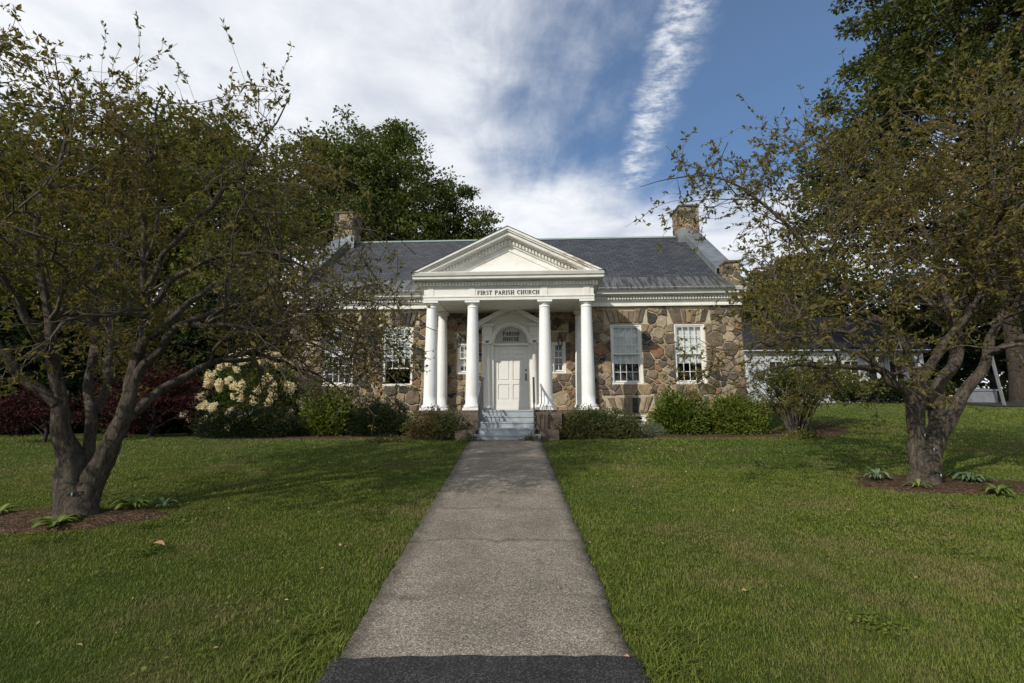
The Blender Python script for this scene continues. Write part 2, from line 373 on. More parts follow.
def path_mat(name, dark):
    m, t, p = mat(name, .9, .15); c = pos(t)
    vo = t.node('ShaderNodeTexVoronoi', {'Vector': c, 'Scale': 130.}); vv = t.node('ShaderNodeSeparateColor', {0: vo.outputs['Color']}).outputs[0]
    n = t.noise(c, 1.6, 6, .65); n2 = t.noise(c, 40, 4, .7)
    if dark: cc = t.ramp(vv, [(0, (.022, .022, .023)), (.7, (.045, .044, .044)), (.95, (.10, .095, .09))])
    else: cc = t.ramp(vv, [(0, (.11, .093, .072)), (.35, (.20, .172, .135)), (.7, (.29, .25, .198)), (.93, (.46, .405, .325))])
    g = t.math('MULTIPLY_ADD', n, 1.1, .32)
    cc = t.mix(1., cc, t.node('ShaderNodeCombineXYZ', {0: g, 1: g, 2: g}).outputs[0], 'MULTIPLY')
    # ragged darker bands across the path
    if not dark:
        s = t.node('ShaderNodeSeparateXYZ', {0: c}); yy = t.math('ADD', s.outputs[1], t.math('MULTIPLY', t.noise(c, 1.7, 5), .5))
        fr = t.math('ABSOLUTE', t.math('SUBTRACT', t.math('FRACT', t.math('DIVIDE', yy, 1.25)), .5))
        xband = t.math('MULTIPLY', t.smooth(fr, .045, .0), t.smooth(n, .42, .55))
        cc = t.mix(t.math('MULTIPLY', xband, .5), cc, (.035, .033, .03))
        ex = t.math('ABSOLUTE', t.math('ADD', s.outputs[0], .18)); ee = t.smooth(t.math('ADD', ex, t.math('MULTIPLY', t.noise(c, 7, 6, .7), .30)), .90, 1.10)
        cc = t.mix(t.math('MULTIPLY', ee, .7), cc, (.04, .035, .028))
    setc(t, p, cc); bump(t, p, t.math('ADD', vo.outputs['Distance'], n2), .5, .006); return m
M['path'] = path_mat('path_asphalt', False); M['asphalt'] = path_mat('dark_asphalt', True)
def mulch_mat():
    m, t, p = mat('mulch', .95, .05); c = pos(t)
    vo = t.node('ShaderNodeTexVoronoi', {'Vector': t.node('ShaderNodeMapping', {0: c, 3: (1, 2.2, 1)}).outputs[0], 'Scale': 32.})
    v = t.node('ShaderNodeSeparateColor', {0: vo.outputs['Color']}).outputs[0]; n = t.noise(c, 3, 5)
    cc = t.ramp(v, [(0, (.035, .022, .014)), (.6, (.095, .058, .036)), (.95, (.19, .135, .09))])
    setc(t, p, t.mix(t.math('MULTIPLY', n, .4), cc, (.06, .035, .02))); bump(t, p, vo.outputs['Distance'], .9, .02); return m
M['mulch'] = mulch_mat()

# ------------------------------------------------------------ terrain
def sst(x, a, b):
    t = np.clip((x-a)/(b-a), 0, 1); return t*t*(3-2*t)
def h(x, y):
    x = np.asarray(x, float); y = np.asarray(y, float)
    s = -1.84+.0805*np.clip(y, 0, 12.9)
    g = sst(x, 8.8, 12.5)+.25*sst(-x, 9, 14)
    s = s+g*.0805*np.clip(y-12.9, 0, 14)+.003*np.clip(y-27, 0, 500)
    m = sst(np.abs(x+.18), 1.0, 2.2)                         # gentle unevenness off the path
    return s+.012*hsh(x*.7, y*.8, 2.)*m
def grid_axis(seg):
    out = []
    for a, b, s in seg: out += list(np.arange(a, b, s))
    return np.array(out+[seg[-1][1]])
gx = grid_axis([(-900, -120, 60), (-120, -30, 6), (-30, -12, 1), (-12, 14, .25), (14, 34, 1), (34, 120, 6), (120, 900, 60)])
gy = grid_axis([(-300, -20, 20), (-20, 0, 2), (0, 18, .25), (18, 40, 1), (40, 120, 8), (120, 1500, 100)])
def sheet(name, xs, ys, off, m, keep=None):
    XX, YY = np.meshgrid(xs, ys); V = np.stack([XX, YY, h(XX, YY)+off(XX, YY)], -1).reshape(-1, 3)
    a = np.arange(len(xs)*len(ys)).reshape(len(ys), len(xs))
    F = np.stack([a[:-1, :-1], a[:-1, 1:], a[1:, 1:], a[1:, :-1]], -1).reshape(-1, 4)
    return mesh_np(name, V, F, m, None, True)
zero = lambda x, y: x*0
tag(sheet('lawn_ground', gx, gy, zero, M['lawn']), kind='structure')
def strip(name, y0, y1, xc, hw, m, lift, jit=.024, ends=.0):
    ys = np.arange(y0, y1+.001, .08); mb = MB(); n = len(ys); k = 9
    V = []; FX = [0, .012]+list(np.linspace(.04, .96, 23))+[.988, 1]; k = len(FX)
    for j, yy in enumerate(ys):
        l = xc-hw+jit*hsh(yy*5, 1.3, 1)+jit*.8*hsh(yy*17, 4.3, 3); r = xc+hw+jit*hsh(yy*4.3, 7.3, 5)+jit*.8*hsh(yy*15, 2.3, 2)
        for i in range(k):
            f = FX[i]; x = l+(r-l)*f; z = h(xc, yy)+lift+.012*(1-(2*f-1)**2)
            if i in (0, k-1): z = h(x, yy)-.03
            y2 = yy
            if j in (0, n-1) and ends: y2 += ends*(hsh(x*5, 3, 1)+.5*hsh(x*17, 5, 2))
            V.append((x, y2, z))
    a = np.arange(n*k).reshape(n, k); F = np.stack([a[:-1, :-1], a[:-1, 1:], a[1:, 1:], a[1:, :-1]], -1).reshape(-1, 4)
    return tag(mesh_np(name, V, F, m, None, True), kind='structure')
strip('path', 3.25, 12.98, -.18, .955, M['path'], .014)
strip('asphalt_strip', -1.5, 3.36, -.18, .99, M['asphalt'], .020, ends=.03)
strip('sidewalk', -3.6, -1.6, 0, 30, M['path'], .02)
tag(sheet('road', np.arange(-60, 61, 4), np.arange(-14, -4.3, 1), lambda x, y: x*0+.02, M['asphalt']), kind='structure')
tag(sheet('driveway', np.arange(23.5, 36, .5), np.arange(23.6, 27.2, .4), lambda x, y: x*0+.03, M['asphalt']), kind='structure')
def blob(name, cx, cy, rx, ry, m, lift=.03, s=0., rot=0., n=48, kr=10):
    V = [(cx, cy, h(cx, cy)+lift)]
    for j in range(1, kr+1):
        f = j/kr
        for i in range(n):
            a = 2*pi*i/n; q = 1+.10*sin(3*a+s)+.06*sin(7*a+2*s)+.03*sin(13*a+s)
            x0, y0 = rx*q*f*cos(a), ry*q*f*sin(a); x, y = cx+x0*cos(rot)-y0*sin(rot), cy+x0*sin(rot)+y0*cos(rot)
            V.append((x, y, h(x, y)+(lift*(1-f**4)+.006*(f < .99)-.02*(f > .99))+.006*sin(x*23)*sin(y*19)))
    F = [(0, 1+i, 1+(i+1) % n) for i in range(n)]
    mb = MB(); mb.add(V, F, 0, True)
    mb.f += [[1+(j-1)*n+i, 1+j*n+i, 1+j*n+(i+1) % n, 1+(j-1)*n+(i+1) % n] for j in range(1, kr) for i in range(n)]
    mb.m = [0]*len(mb.f); mb.s = [True]*len(mb.f)
    return tag(mb.build(name, m), kind='structure')
blob('mulch_bed', -5.75, 6.25, 1.25, .55, M['mulch'], .05, 1., .12)
blob('mulch_bed', 6.85, 7.85, 1.45, .62, M['mulch'], .05, 2., -.12)
blob('mulch_bed', 5.6, 15.1, 4.7, 1.15, M['mulch'], .04, 3.)
blob('mulch_bed', -5.6, 15.1, 4.6, 1.2, M['mulch'], .04, 4.)
blob('mulch_bed', 9.6, 16.4, 1.7, 1.2, M['mulch'], .04, 5.)
BEDS = [(-5.75, 6.25, 1.2, .5), (6.85, 7.85, 1.4, .58), (5.6, 15.1, 4.7, 1.2), (-5.6, 15.1, 4.6, 1.2), (9.6, 16.4, 1.6, 1.1)]

# ------------------------------------------------------------ stone faces
def clip_hp(poly, px, py, nx, ny):
    """keep side where (p-P).n <= 0"""
    out = []; n = len(poly)
    for i in range(n):
        a = poly[i]; b = poly[(i+1) % n]; da = (a[0]-px)*nx+(a[1]-py)*ny; db = (b[0]-px)*nx+(b[1]-py)*ny
        if da <= 0: out.append(a)
        if (da < 0 < db) or (db < 0 < da):
            t = da/(da-db); out.append((a[0]+(b[0]-a[0])*t, a[1]+(b[1]-a[1])*t))
    return out
def area(p): return abs(sum(p[i][0]*p[(i+1) % len(p)][1]-p[(i+1) % len(p)][0]*p[i][1] for i in range(len(p))))/2
def stones(mb, outline, holes, to3, rmin=.15, rmax=.34, seed=1, depth=.035, gap=.017, m=1, extra=()):
    """outline: convex polygon (u,v); holes: rectangles; to3(u, v, out) -> xyz"""
    rd = random.Random(seed); xs = [p[0] for p in outline]; ys = [p[1] for p in outline]
    x0, x1, y0, y1 = min(xs), max(xs), min(ys), max(ys); pts = []
    cell = {}; q = rmax*1.6
    tries = int((x1-x0)*(y1-y0)/(rmin*rmin)*9)
    for _ in range(tries):
        p = (rd.uniform(x0, x1), rd.uniform(y0, y1)); r = rmin+(rmax-rmin)*rd.random()**1.3
        if any(a-.05 < p[0] < b+.05 and c-.05 < p[1] < d+.05 for a, b, c, d in holes): continue
        k = (int(p[0]//q), int(p[1]//q)); ok = True
        for i in (-1, 0, 1):
            for j in (-1, 0, 1):
                for o in cell.get((k[0]+i, k[1]+j), ()):
                    if (o[0]-p[0])**2+((o[1]-p[1])*1.25)**2 < ((o[2]+r)*.62)**2*1.6: ok = False; break
        if ok: cell.setdefault(k, []).append((p[0], p[1], r)); pts.append((p[0], p[1], r))
    polys = []
    for p in pts:
        poly = list(outline); k = (int(p[0]//q), int(p[1]//q)); g = gap*rd.uniform(.5, 1.4)
        R2 = 1.1; poly = clip_hp(poly, p[0]-R2, 0, -1, 0); poly = clip_hp(poly, p[0]+R2, 0, 1, 0)
        for i in range(-2, 3):
            for j in range(-2, 3):
                for o in cell.get((k[0]+i, k[1]+j), ()):
                    dx, dy = o[0]-p[0], o[1]-p[1]; d = sqrt(dx*dx+dy*dy)
                    if d < 1e-6 or not poly: continue
                    t = (d*d+p[2]**2-o[2]**2)/(2*d)-g
                    poly = clip_hp(poly, p[0]+dx/d*t, p[1]+dy/d*t, dx/d, dy/d)
        for a, b, c, d in holes:
            if not poly: break
            if max(v[0] for v in poly) <= a or min(v[0] for v in poly) >= b or max(v[1] for v in poly) <= c or min(v[1] for v in poly) >= d: continue
            ds = {'l': a-p[0], 'r': p[0]-b, 'b': c-p[1], 't': p[1]-d}; s = max(ds, key=ds.get)
            if s == 'l': poly = clip_hp(poly, a-.01, 0, 1, 0)
            if s == 'r': poly = clip_hp(poly, b+.01, 0, -1, 0)
            if s == 'b': poly = clip_hp(poly, 0, c-.01, 0, 1)
            if s == 't': poly = clip_hp(poly, 0, d+.01, 0, -1)
        if len(poly) > 2 and area(poly) > .006: polys.append(poly)
    for poly in list(polys)+list(extra):
        # wander the edges, cut corners
        q0 = []; sc_ = sqrt(area(poly))
        cc0 = (sum(v[0] for v in poly)/len(poly), sum(v[1] for v in poly)/len(poly))
        for i in range(len(poly)):
            a = poly[i]; b = poly[(i+1) % len(poly)]; q0.append(a); L_ = sqrt((a[0]-b[0])**2+(a[1]-b[1])**2)
            if L_ > .10:
                for f in ((.33, .67) if L_ > .22 else (.5,)):
                    e = rd.uniform(-.10, .03); x_, y_ = a[0]+(b[0]-a[0])*f, a[1]+(b[1]-a[1])*f; q0.append((x_+(x_-cc0[0])*e, y_+(y_-cc0[1])*e))
        poly = q0
        c = (sum(v[0] for v in poly)/len(poly), sum(v[1] for v in poly)/len(poly)); q1 = []
        for i in range(len(poly)):
            a = poly[i]; b = poly[(i+1) % len(poly)]; e = rd.uniform(.03, .12)
            q1 += [(a[0]+(b[0]-a[0])*e, a[1]+(b[1]-a[1])*e), (a[0]+(b[0]-a[0])*(1-e), a[1]+(b[1]-a[1])*(1-e))]
        n = len(q1); dp = depth*rd.uniform(.5, 1.25); tx, ty = rd.uniform(-.06, .06), rd.uniform(-.06, .06)
        V = []
        for f, o in ((1, -.02), (.98, dp*.45), (.91, dp*.88), (.72, dp*1.05)):
            for v in q1:
                uu = c[0]+(v[0]-c[0])*f; vv = c[1]+(v[1]-c[1])*f
                V.append(to3(uu, vv, o+((v[0]-c[0])*tx+(v[1]-c[1])*ty if o > 0 else 0)))
        F = [(i, (i+1) % n, n+(i+1) % n, n+i) for i in range(n)]+[(n+i, n+(i+1) % n, 2*n+(i+1) % n, 2*n+i) for i in range(n)]+[(2*n+i, 2*n+(i+1) % n, 3*n+(i+1) % n, 3*n+i) for i in range(n)]+[list(range(3*n, 4*n))]
        mb.add(V, F, m)
def fan(x0, x1, z0, z1, k, sp, rd):
    """flat arch of wedge stones over an opening"""
    out = []; fr = sorted([0, 1]+[(i+rd.uniform(-.22, .22))/k for i in range(1, k)]); g = .012
    for a, b in zip(fr, fr[1:]):
        lo0, lo1 = x0+(x1-x0)*a+g, x0+(x1-x0)*b-g
        hi0, hi1 = x0-sp+(x1-x0+2*sp)*a+g, x0-sp+(x1-x0+2*sp)*b-g; zt = z1-rd.uniform(0, .09)
        out.append([(lo0, z0), (lo1, z0), (hi1, zt), (hi0, zt)])
    return out

# ------------------------------------------------------------ the parish house (local frame: x along the front, y into depth, z from the porch floor)
H = root('parish_house', 'low fieldstone parish house with white columned portico, slate roof and two end chimneys', 'building', (-.1, 14.45, -.8), rz=R(-2.2))
FR[H.name] = np.array([0, 0, -.8])      # part meshes are written from the porch floor level
# mesh z + .8 = height above the Empty
MW = 7.83; YW = 1.9; ZB = -.95; ZT = 3.50
WIN = [(-6.57, -5.50), (-4.47, -3.42), (3.40, 4.46), (5.54, 6.59)]
holes = [(a, b, .85, 2.91) for a, b in WIN]+[(-1.88, -1.40, 1.23, 2.31), (1.38, 1.86, 1.23, 2.31), (-1.0, 1.0, ZB, 2.9)]
bas = [(3.45, 4.5, -.56, -.14), (5.55, 6.6, -.56, -.14)]
holes += bas
def slab_with_holes(mb, x0, x1, z0, z1, y0, y1, hs, m):
    xs = sorted({x0, x1, *[a for q in hs for a in q[:2]]}); zs = sorted({z0, z1, *[max(z0, a) for q in hs for a in q[2:]]})
    nx, nz = len(xs)-1, len(zs)-1
    solid = [[not any(q[0] <= (xs[i]+xs[i+1])/2 <= q[1] and q[2] <= (zs[j]+zs[j+1])/2 <= q[3] for q in hs) for j in range(nz)] for i in range(nx)]
    for i in range(nx):
        for j in range(nz):
            if not solid[i][j]: continue
            a, b, c, d = xs[i], xs[i+1], zs[j], zs[j+1]
            V = [(a, y0, c), (b, y0, c), (b, y0, d), (a, y0, d), (a, y1, c), (b, y1, c), (b, y1, d), (a, y1, d)]
            F = [(0, 1, 2, 3), (5, 4, 7, 6)]
            if i == 0 or not solid[i-1][j]: F.append((4, 0, 3, 7))
            if i == nx-1 or not solid[i+1][j]: F.append((1, 5, 6, 2))
            if j == 0 or not solid[i][j-1]: F.append((4, 5, 1, 0))
            if j == nz-1 or not solid[i][j+1]: F.append((3, 2, 6, 7))
            mb.add(V, F, m)
wall = MB(); YF = 10.0; RY = 5.9; RZ = 7.45
slab_with_holes(wall, -MW, MW, ZB, ZT+.5, YW+.03, YW+.38, holes, 0)
wall.box(-MW, MW, YF-.3, YF, ZB, 4.0)
gpoly = [(YW+.03, ZB), (YF, ZB), (YF, 4.3), (RY+.5, 7.3), (RY-.5, 7.3), (YW+.03, 4.60)]
for s in (-1, 1): wall.prism([(y, z) for y, z in gpoly], 0, s*(MW-.36), s*(MW-.03), 0)
rd = random.Random(3)
ex = []; ho = list(holes)
for a, b in WIN:
    ex += fan(a-.02, b+.02, 2.93, 3.46, 7, .16, rd); ho.append((a-.2, b+.2, 2.91, 3.6))
for a, b, c, d in bas: ex += fan(a-.02, b+.02, d+.02, d+.62, 7, .22, rd); ho.append((a-.28, b+.28, d, d+.62))
for a, b in ((-1.88, -1.40), (1.38, 1.86)): ex += fan(a-.02, b+.02, 2.33, 2.66, 3, .08, rd); ho.append((a-.1, b+.1, 2.31, 2.7))
stones(wall, [(-MW, ZB), (MW, ZB), (MW, ZT), (-MW, ZT)], ho, lambda u, v, o: (u, YW+.03-o, v), .10, .32, 5, .05, .011, 1, ex)
for s in (-1, 1):
    stones(wall, [(YW, ZB), (YF, ZB), (YF, 4.3), (RY+.5, 7.3), (RY-.5, 7.3), (YW, 4.58)], [], lambda u, v, o, s=s: (s*(MW-.03+o), u, v), .18, .36, 8+s, .04, .018, 1)
wall.build('wall', [M['mortar'], M['stone']], H)
# gable piers and chimneys
for s in (-1, 1):
    mb = MB(); x0, x1 = sorted((s*7.40, s*7.88)); mb.box(x0+.02, x1-.02, 1.82, 2.6, 4.06, 4.98)
    stones(mb, [(x0, 4.06), (x1, 4.06), (x1, 4.98), (x0, 4.98)], [], lambda u, v, o: (u, 1.82-o, v), .13, .22, 20+s, .03, .012, 1)
    for q in (x0, x1):
        sg = 1 if q == x1 else -1
        stones(mb, [(1.82, 4.06), (2.6, 4.06), (2.6, 4.98), (1.82, 4.98)], [], lambda u, v, o: (q-sg*.02+sg*o, u, v), .13, .22, 30+s, .03, .012, 1)
    p = mb.build('gable_pier', [M['mortar'], M['stone']], H)
    MB().box(x0-.03, x1+.03, 1.75, 2.66, 4.985, 5.06).build('cap', M['granite'], p)
    mb = MB(); x0, x1 = sorted((s*7.08, s*7.90)); y0, y1, z0, z1 = 5.40, 6.40, 6.9, 8.60
    mb.box(x0+.02, x1-.02, y0+.02, y1-.02, z0, z1)
    for q, sg in ((y0, -1), (y1, 1)): stones(mb, [(x0, z0), (x1, z0), (x1, z1), (x0, z1)], [], lambda u, v, o: (u, q-sg*.02+sg*o, v), .13, .22, 40+s+sg, .035, .013, 1)
    for q, sg in ((x0, -1), (x1, 1)): stones(mb, [(y0, z0), (y1, z0), (y1, z1), (y0, z1)], [], lambda u, v, o: (q-sg*.02+sg*o, u, v), .13, .22, 50+s+sg, .035, .013, 1)
    c = mb.build('chimney', [M['mortar'], M['stone']], H)
    MB().box(x0-.04, x1+.04, y0-.05, y1+.05, z1+.003, z1+.08).build('cap', M['granite'], c)
    fl = MB(); xi = s*6.97
    fl.box(*sorted((s*6.93, s*7.5)), 5.22, 5.34, 6.95, 7.52).build('flashing', M['lead'], c)
# roof
def slope_slab(mb, x0, x1, ya, za, yb, zb, t=.08, m=0, xa=None):
    mb.prism([(ya, za), (yb, zb), (yb, zb-t), (ya, za-t)], 0, x0, x1, m)
def zr(y): return 4.07+(y-1.45)*(RZ-4.07)/(RY-1.45)
ov = 2*RY
mb = MB(); slope_slab(mb, -7.44, 7.44, 2.15, zr(2.15), RY, RZ); mb.prism([(RY, RZ), (ov-1.45, 4.07), (ov-1.45, 3.97), (RY, RZ-.1)], 0, -7.44, 7.44)
roof = mb.build('roof', M['slate'], H)
mb = MB(); mb.prism([(RY-.14, RZ-.08), (RY, RZ+.035), (RY+.14, RZ-.08), (RY, RZ-.02)], 0, -7.0, 7.0); mb.build('ridge_cap', M['copper'], roof)
mb = MB(); slope_slab(mb, -7.5, 7.5, 1.42, zr(1.42)+.01, 2.16, zr(2.16)+.012, .06)
x = -7.3
while x < 7.4:
    slope_slab(mb, x, x+.035, 1.42, zr(1.42)+.03, 2.12, zr(2.12)+.03, .03); x += .42
mb.build('eave_strip', M['zinc'], roof)
for s in (-1, 1):
    mb = MB(); x0, x1 = sorted((s*7.22, s*7.92)); P = [(2.3, zr(2.3)+.30), (5.42, zr(5.42)+.34), (5.42, zr(5.42)+.26), (2.3, zr(2.3)+.22)]
    mb.prism(P, 0, x0, x1)
    xi = s*7.24; a, b = sorted((xi, xi+s*.04)); mb.prism([(2.3, zr(2.3)-.02), (5.42, zr(5.42)-.02), (5.42, zr(5.42)+.27), (2.3, zr(2.3)+.23)], 0, a, b)
    mb.prism([(6.4, zr(5.42)+.34), (9.8, 4.6), (9.8, 4.5), (6.4, zr(5.42)+.24)], 0, x0, x1)
    mb.build('parapet_cap', M['lead'], H)
# main cornice
def cornice(mb, x0, x1, yw, z):
    mb.box(x0, x1, yw-.10, yw+.05, z, z+.06); mb.box(x0, x1, yw-.07, yw+.05, z+.06, z+.17); mb.box(x0, x1, yw-.12, yw+.05, z+.17, z+.20)
    mb.box(x0, x1, yw-.14, yw+.05, z+.20, z+.33)
    x = x0+.03
    while x < x1-.06: mb.box(x, x+.05, yw-.21, yw-.141, z+.215, z+.315); x += .095
    mb.prism([(yw+.05, z+.33), (yw-.22, z+.33), (yw-.26, z+.37), (yw-.36, z+.372), (yw-.38, z+.45), (yw-.42, z+.46), (yw-.47, z+.545), (yw-.47, z+.565), (yw+.05, z+.565)], 0, x0-.03*(x0 < -7), x1+.03*(x1 > 7))
for a, b in ((-7.86, -2.62), (2.62, 7.86)):
    mb = MB(); cornice(mb, a, b, YW, 3.505); mb.build('cornice', M['paint'], H)
# windows
def window(x0, x1, z0, z1, cols, rows, name='window', curtain=.62, opened=False, y=YW+.10):
    f = .075; mb = MB()
    mb.box(x0, x0+f, y-.03, y+.14, z0, z1); mb.box(x1-f, x1, y-.03, y+.14, z0, z1)
    mb.box(x0+f, x1-f, y-.03, y+.14, z1-f, z1); mb.prism([(y-.07, z0), (y+.14, z0), (y+.14, z0+.075), (y-.07, z0+.05)], 0, x0-.01, x1+.01)
    w_ = mb.build(name, M['paint'], H); zm = (z0+z1)/2+.0
    a, b = x0+f+.002, x1-f-.002
    def sash(c, d, yy, grid=True):
        t = .042; mb = MB(); mb.box(a, a+t, yy, yy+.04, c, d); mb.box(b-t, b, yy, yy+.04, c, d); mb.box(a+t, b-t, yy, yy+.04, c, c+t); mb.box(a+t, b-t, yy, yy+.04, d-t, d)
        if grid:
            for i in range(1, cols): xx = a+t+(b-a-2*t)*i/cols; mb.box(xx-.009, xx+.009, yy+.005, yy+.03, c+t, d-t)
            for j in range(1, rows): q = c+t+(d-c-2*t)*j/rows; mb.box(a+t, b-t, yy+.007, yy+.028, q-.009, q+.009)
        mb.build('sash', M['paint'], w_)
        mb = MB(); mb.add([(a+t, yy+.018, c+t), (b-t, yy+.018, c+t), (b-t, yy+.018, d-t), (a+t, yy+.018, d-t)], [(0, 1, 2, 3)]); mb.build('glass', M['glass'], w_, False)
    sash(zm-.02, z1-f-.002, y+.0)
    if opened: sash(zm-.45, z1-f-.5, y+.055, True)
    else: sash(z0+.078, zm+.02, y+.055)
    if curtain:
        zc = z1-(z1-z0)*curtain; mb = MB(); n = 40; V = []
        for i in range(n+1):
            xx = a+(b-a)*i/n; yy = y+.135+.004*sin(i*1.15)+.003*sin(i*2.7)
            V += [(xx, yy, zc+.01*sin(i*.9)), (xx, yy, z1)]
        mb.add(V, [(2*i, 2*i+2, 2*i+3, 2*i+1) for i in range(n)], 0, True); mb.build('curtain', M['curtain'], w_, False)
    return w_
for i, (a, b) in enumerate(WIN):
    wn = window(a, b, .85, 2.91, 4, 3, curtain=(.62, .60, .66, .64)[i], opened=(i == 1))
    if i == 1: wn['label'] = 'white window with its lower sash pushed up'
for a, b in ((-1.88, -1.40), (1.38, 1.86)): window(a, b, 1.23, 2.31, 2, 2 if a > 0 else 2, 'small_window', .75 if a < 0 else 0)
for a, b, c, d in bas:
    window(a, b, c, d, 2, 1, 'basement_window', 0)
mb = MB(); mb.box(-7.4, 7.4, YW+1.7, YW+1.75, -.9, 3.9); mb.box(-7.4, 7.4, YW+.4, YW+1.7, -.3, -.25); mb.build('inner_wall', M['room'], H)
# porch
mb = MB(); mb.box(-2.66, 2.66, -.28, YW, ZB, -.12)
stones(mb, [(-2.66, ZB), (2.66, ZB), (2.66, -.13), (-2.66, -.13)], [(-.8, .8, ZB, 0)], lambda u, v, o: (u, -.28-o, v), .14, .26, 60, .03, .014, 1)
for s in (-1, 1): stones(mb, [(-.28, ZB), (YW, ZB), (YW, -.13), (-.28, -.13)], [], lambda u, v, o, s=s: (s*(2.66+o), u, v), .14, .26, 61+s, .03, .014, 1)
mb.build('porch_base', [M['mortar'], M['stone']], H)
mb = MB(); mb.box(-2.72, 2.72, -.34, YW+.02, -.117, -.004); mb.build('porch_floor', M['granite'], H)
mb = MB()
for k in range(5):
    hw = .90 if k == 4 else .765; mb.box(-hw+.0, hw+.0, -.35-.30*k-.30*0, -.34 if k == 0 else -.355-.30*(k-1), ZB, -.16*k+(-.003 if k else .006))
    mb.box(-hw-.01, hw+.01, -.37-.30*k, -.35-.30*k+.001, -.16*k-.045, -.16*k-.004+(.008 if k == 0 else 0))
mb.build('steps', M['step'], H)
for s in (-1, 1):
    mb = MB(); x0, x1 = sorted((s*.80, s*1.50))
    mb.prism([(-.345, ZB), (-.345, -.06), (-.55, -.06), (-.98, -.10), (-1.02, -.14), (-1.04, ZB)], 0, x0, x1)
    mb.prism([(-1.05, ZB), (-1.05, -.52), (-1.36, -.56), (-1.38, ZB)], 0, x0+(.04 if s > 0 else .1), x1-(.1 if s > 0 else .04))
    mb.build('cheek_block', M['granite'], H)
    # rail
    mb = MB(); x = s*.74
    P0 = (x, -.42, .92); P1 = (x, -1.50, .24)
    mb.box(x-.018, x+.018, -.44, -.40, 0, .92); mb.box(x-.018, x+.018, -1.52, -1.48, -.66, .25)
    mb.prism([(-.36, .92), (-.36, .955), (-1.60, .215), (-1.62, .18)], 0, x-.030, x+.030)
    mb.prism([(-.42, .12), (-.42, .145), (-1.50, -.50), (-1.50, -.525)], 0, x-.012, x+.012)
    for i in range(1, 8):
        f = i/8; y_ = -.42-1.08*f; mb.box(x-.008, x+.008, y_-.008, y_+.008, .13-.645*f, .92-.68*f)
    for i in range(2):
        yc, zc = -.68-.54*i, .36-.33*i; mb.tube([(x, yc+.10*cos(a)*(1-a/14), zc+.14*sin(a)*(1-a/14)) for a in np.linspace(0, 9, 26)], .009, 5)
    mb.build('handrail', M['iron'], H)
# columns
def column(cx, cy, k=1., name='column'):
    r0, r1 = .205*k, .158*k; mb = MB(); q = .262*k
    mb.box(cx-q, cx+q, cy-q, cy+q, -.002, .075); zt = 3.31
    prof = [(q*.97, .077), (q, .10), (q, .125), (q*.93, .15), (r0*1.08, .155), (r0*1.07, .18), (r0*1.0, .20)]
    for i in range(13):
        f = i/12; prof.append((r0+(r1-r0)*(f**1.5), .20+(zt-.42)*f))
    z = prof[-1][1]
    prof += [(r1*1.0, z+.002), (r1*1.10, z+.008), (r1*1.10, z+.03), (r1, z+.036), (r1, z+.09), (r1*1.06, z+.095), (r1*1.08, z+.108), (r1*1.28, z+.15), (r1*1.31, z+.155)]
    mb.lathe(prof, cx, cy, 40); a = r1*1.42; mb.box(cx-a, cx+a, cy-a, cy+a, z+.156, zt-.005)
    return mb.build(name, M['colpaint'], H)
for x in (-2.37, -1.10, 1.10, 2.37): column(x, 0)
for x in (-2.33, 2.33): column(x, 1.62, .93, 'rear_column')
# portico entablature
ent = MB(); XE = 2.58
for (x0, x1, y0, y1) in ((-XE, XE, -.22, .20), (-XE, -2.16, .20, YW), (2.16, XE, .20, YW)):
    ent.box(x0, x1, y0, y1, 3.308, 3.70)
ent.box(-XE-.025, XE+.025, -.245, YW, 3.405, 3.445)
ent.box(-XE-.012, XE+.012, -.232, -.2, 3.31, 3.38)
for x in (-2.37, -1.10, 1.10, 2.37): ent.box(x-.09, x+.09, -.238, -.21, 3.447, 3.70)
ent.box(-XE-.03, XE+.03, -.25, YW, 3.701, 3.73); ent.box(-XE-.06, XE+.06, -.28, YW, 3.731, 3.86)
x = -XE-.10
while x < XE+.08: ent.box(x, x+.055, -.345, -.281, 3.745, 3.845); x += .0985
y = -.2
while y < YW-.5:
    for s in (-1, 1): ent.box(*sorted((s*(XE+.061), s*(XE+.125))), y, y+.055, 3.745, 3.845)
    y += .0985
ent.box(-2.17, 2.17, .19, YW, 3.34, 3.37)
e = ent.build('entablature', M['paint'], H)
# pediment
ped = MB(); X0, ZA, ZC = 2.88, 5.47, 4.08; mm = (ZA-ZC)/X0
ped.prism([(-.30, 3.861), (-.38, 3.90), (-.54, 3.902), (-.55, 3.98), (-.59, 3.99), (-.63, 4.075), (-.63, 4.095), (1.45, 4.095), (1.45, 3.861)], 0, -X0+.02, X0-.02)
def rake(mb, o0, o1, y0, y1, xcut=None, m=0, zb=4.097):
    for s in (-1, 1):
        xa = (ZA-zb-o0)/mm; xb = (ZA-zb-o1)/mm
        mb.prism([(s*xa, zb), (0, ZA-o0), (0, ZA-o1), (s*xb, zb)], 1, y0, y1, m)
rake(ped, 0, .075, -.66, -.2); rake(ped, .075, .12, -.62, -.2); rake(ped, .12, .22, -.56, -.2); rake(ped, .22, .26, -.40, -.2); rake(ped, .26, .40, -.29, -.2)
rake(ped, .40, .44, -.26, -.2); rake(ped, .56, .62, -.235, -.2)
ped.prism([(-2.7, 4.05), (2.7, 4.05), (0, 5.30)], 1, -.20, -.12)
x = .05
while x < 2.45:
    zt = ZA-.275-mm*x
    for s in (-1, 1):
        zz0 = max(zt-.11, 4.10)
        if zt-.02 > 4.12: ped.prism([(s*x, zz0), (s*x, zt), (s*(x+.055), zt-mm*.055), (s*(x+.055), max(zz0-mm*.055, 4.10))], 1, -.35, -.291)
    x += .098
pd = ped.build('pediment', M['peel'], H)
mb = MB()
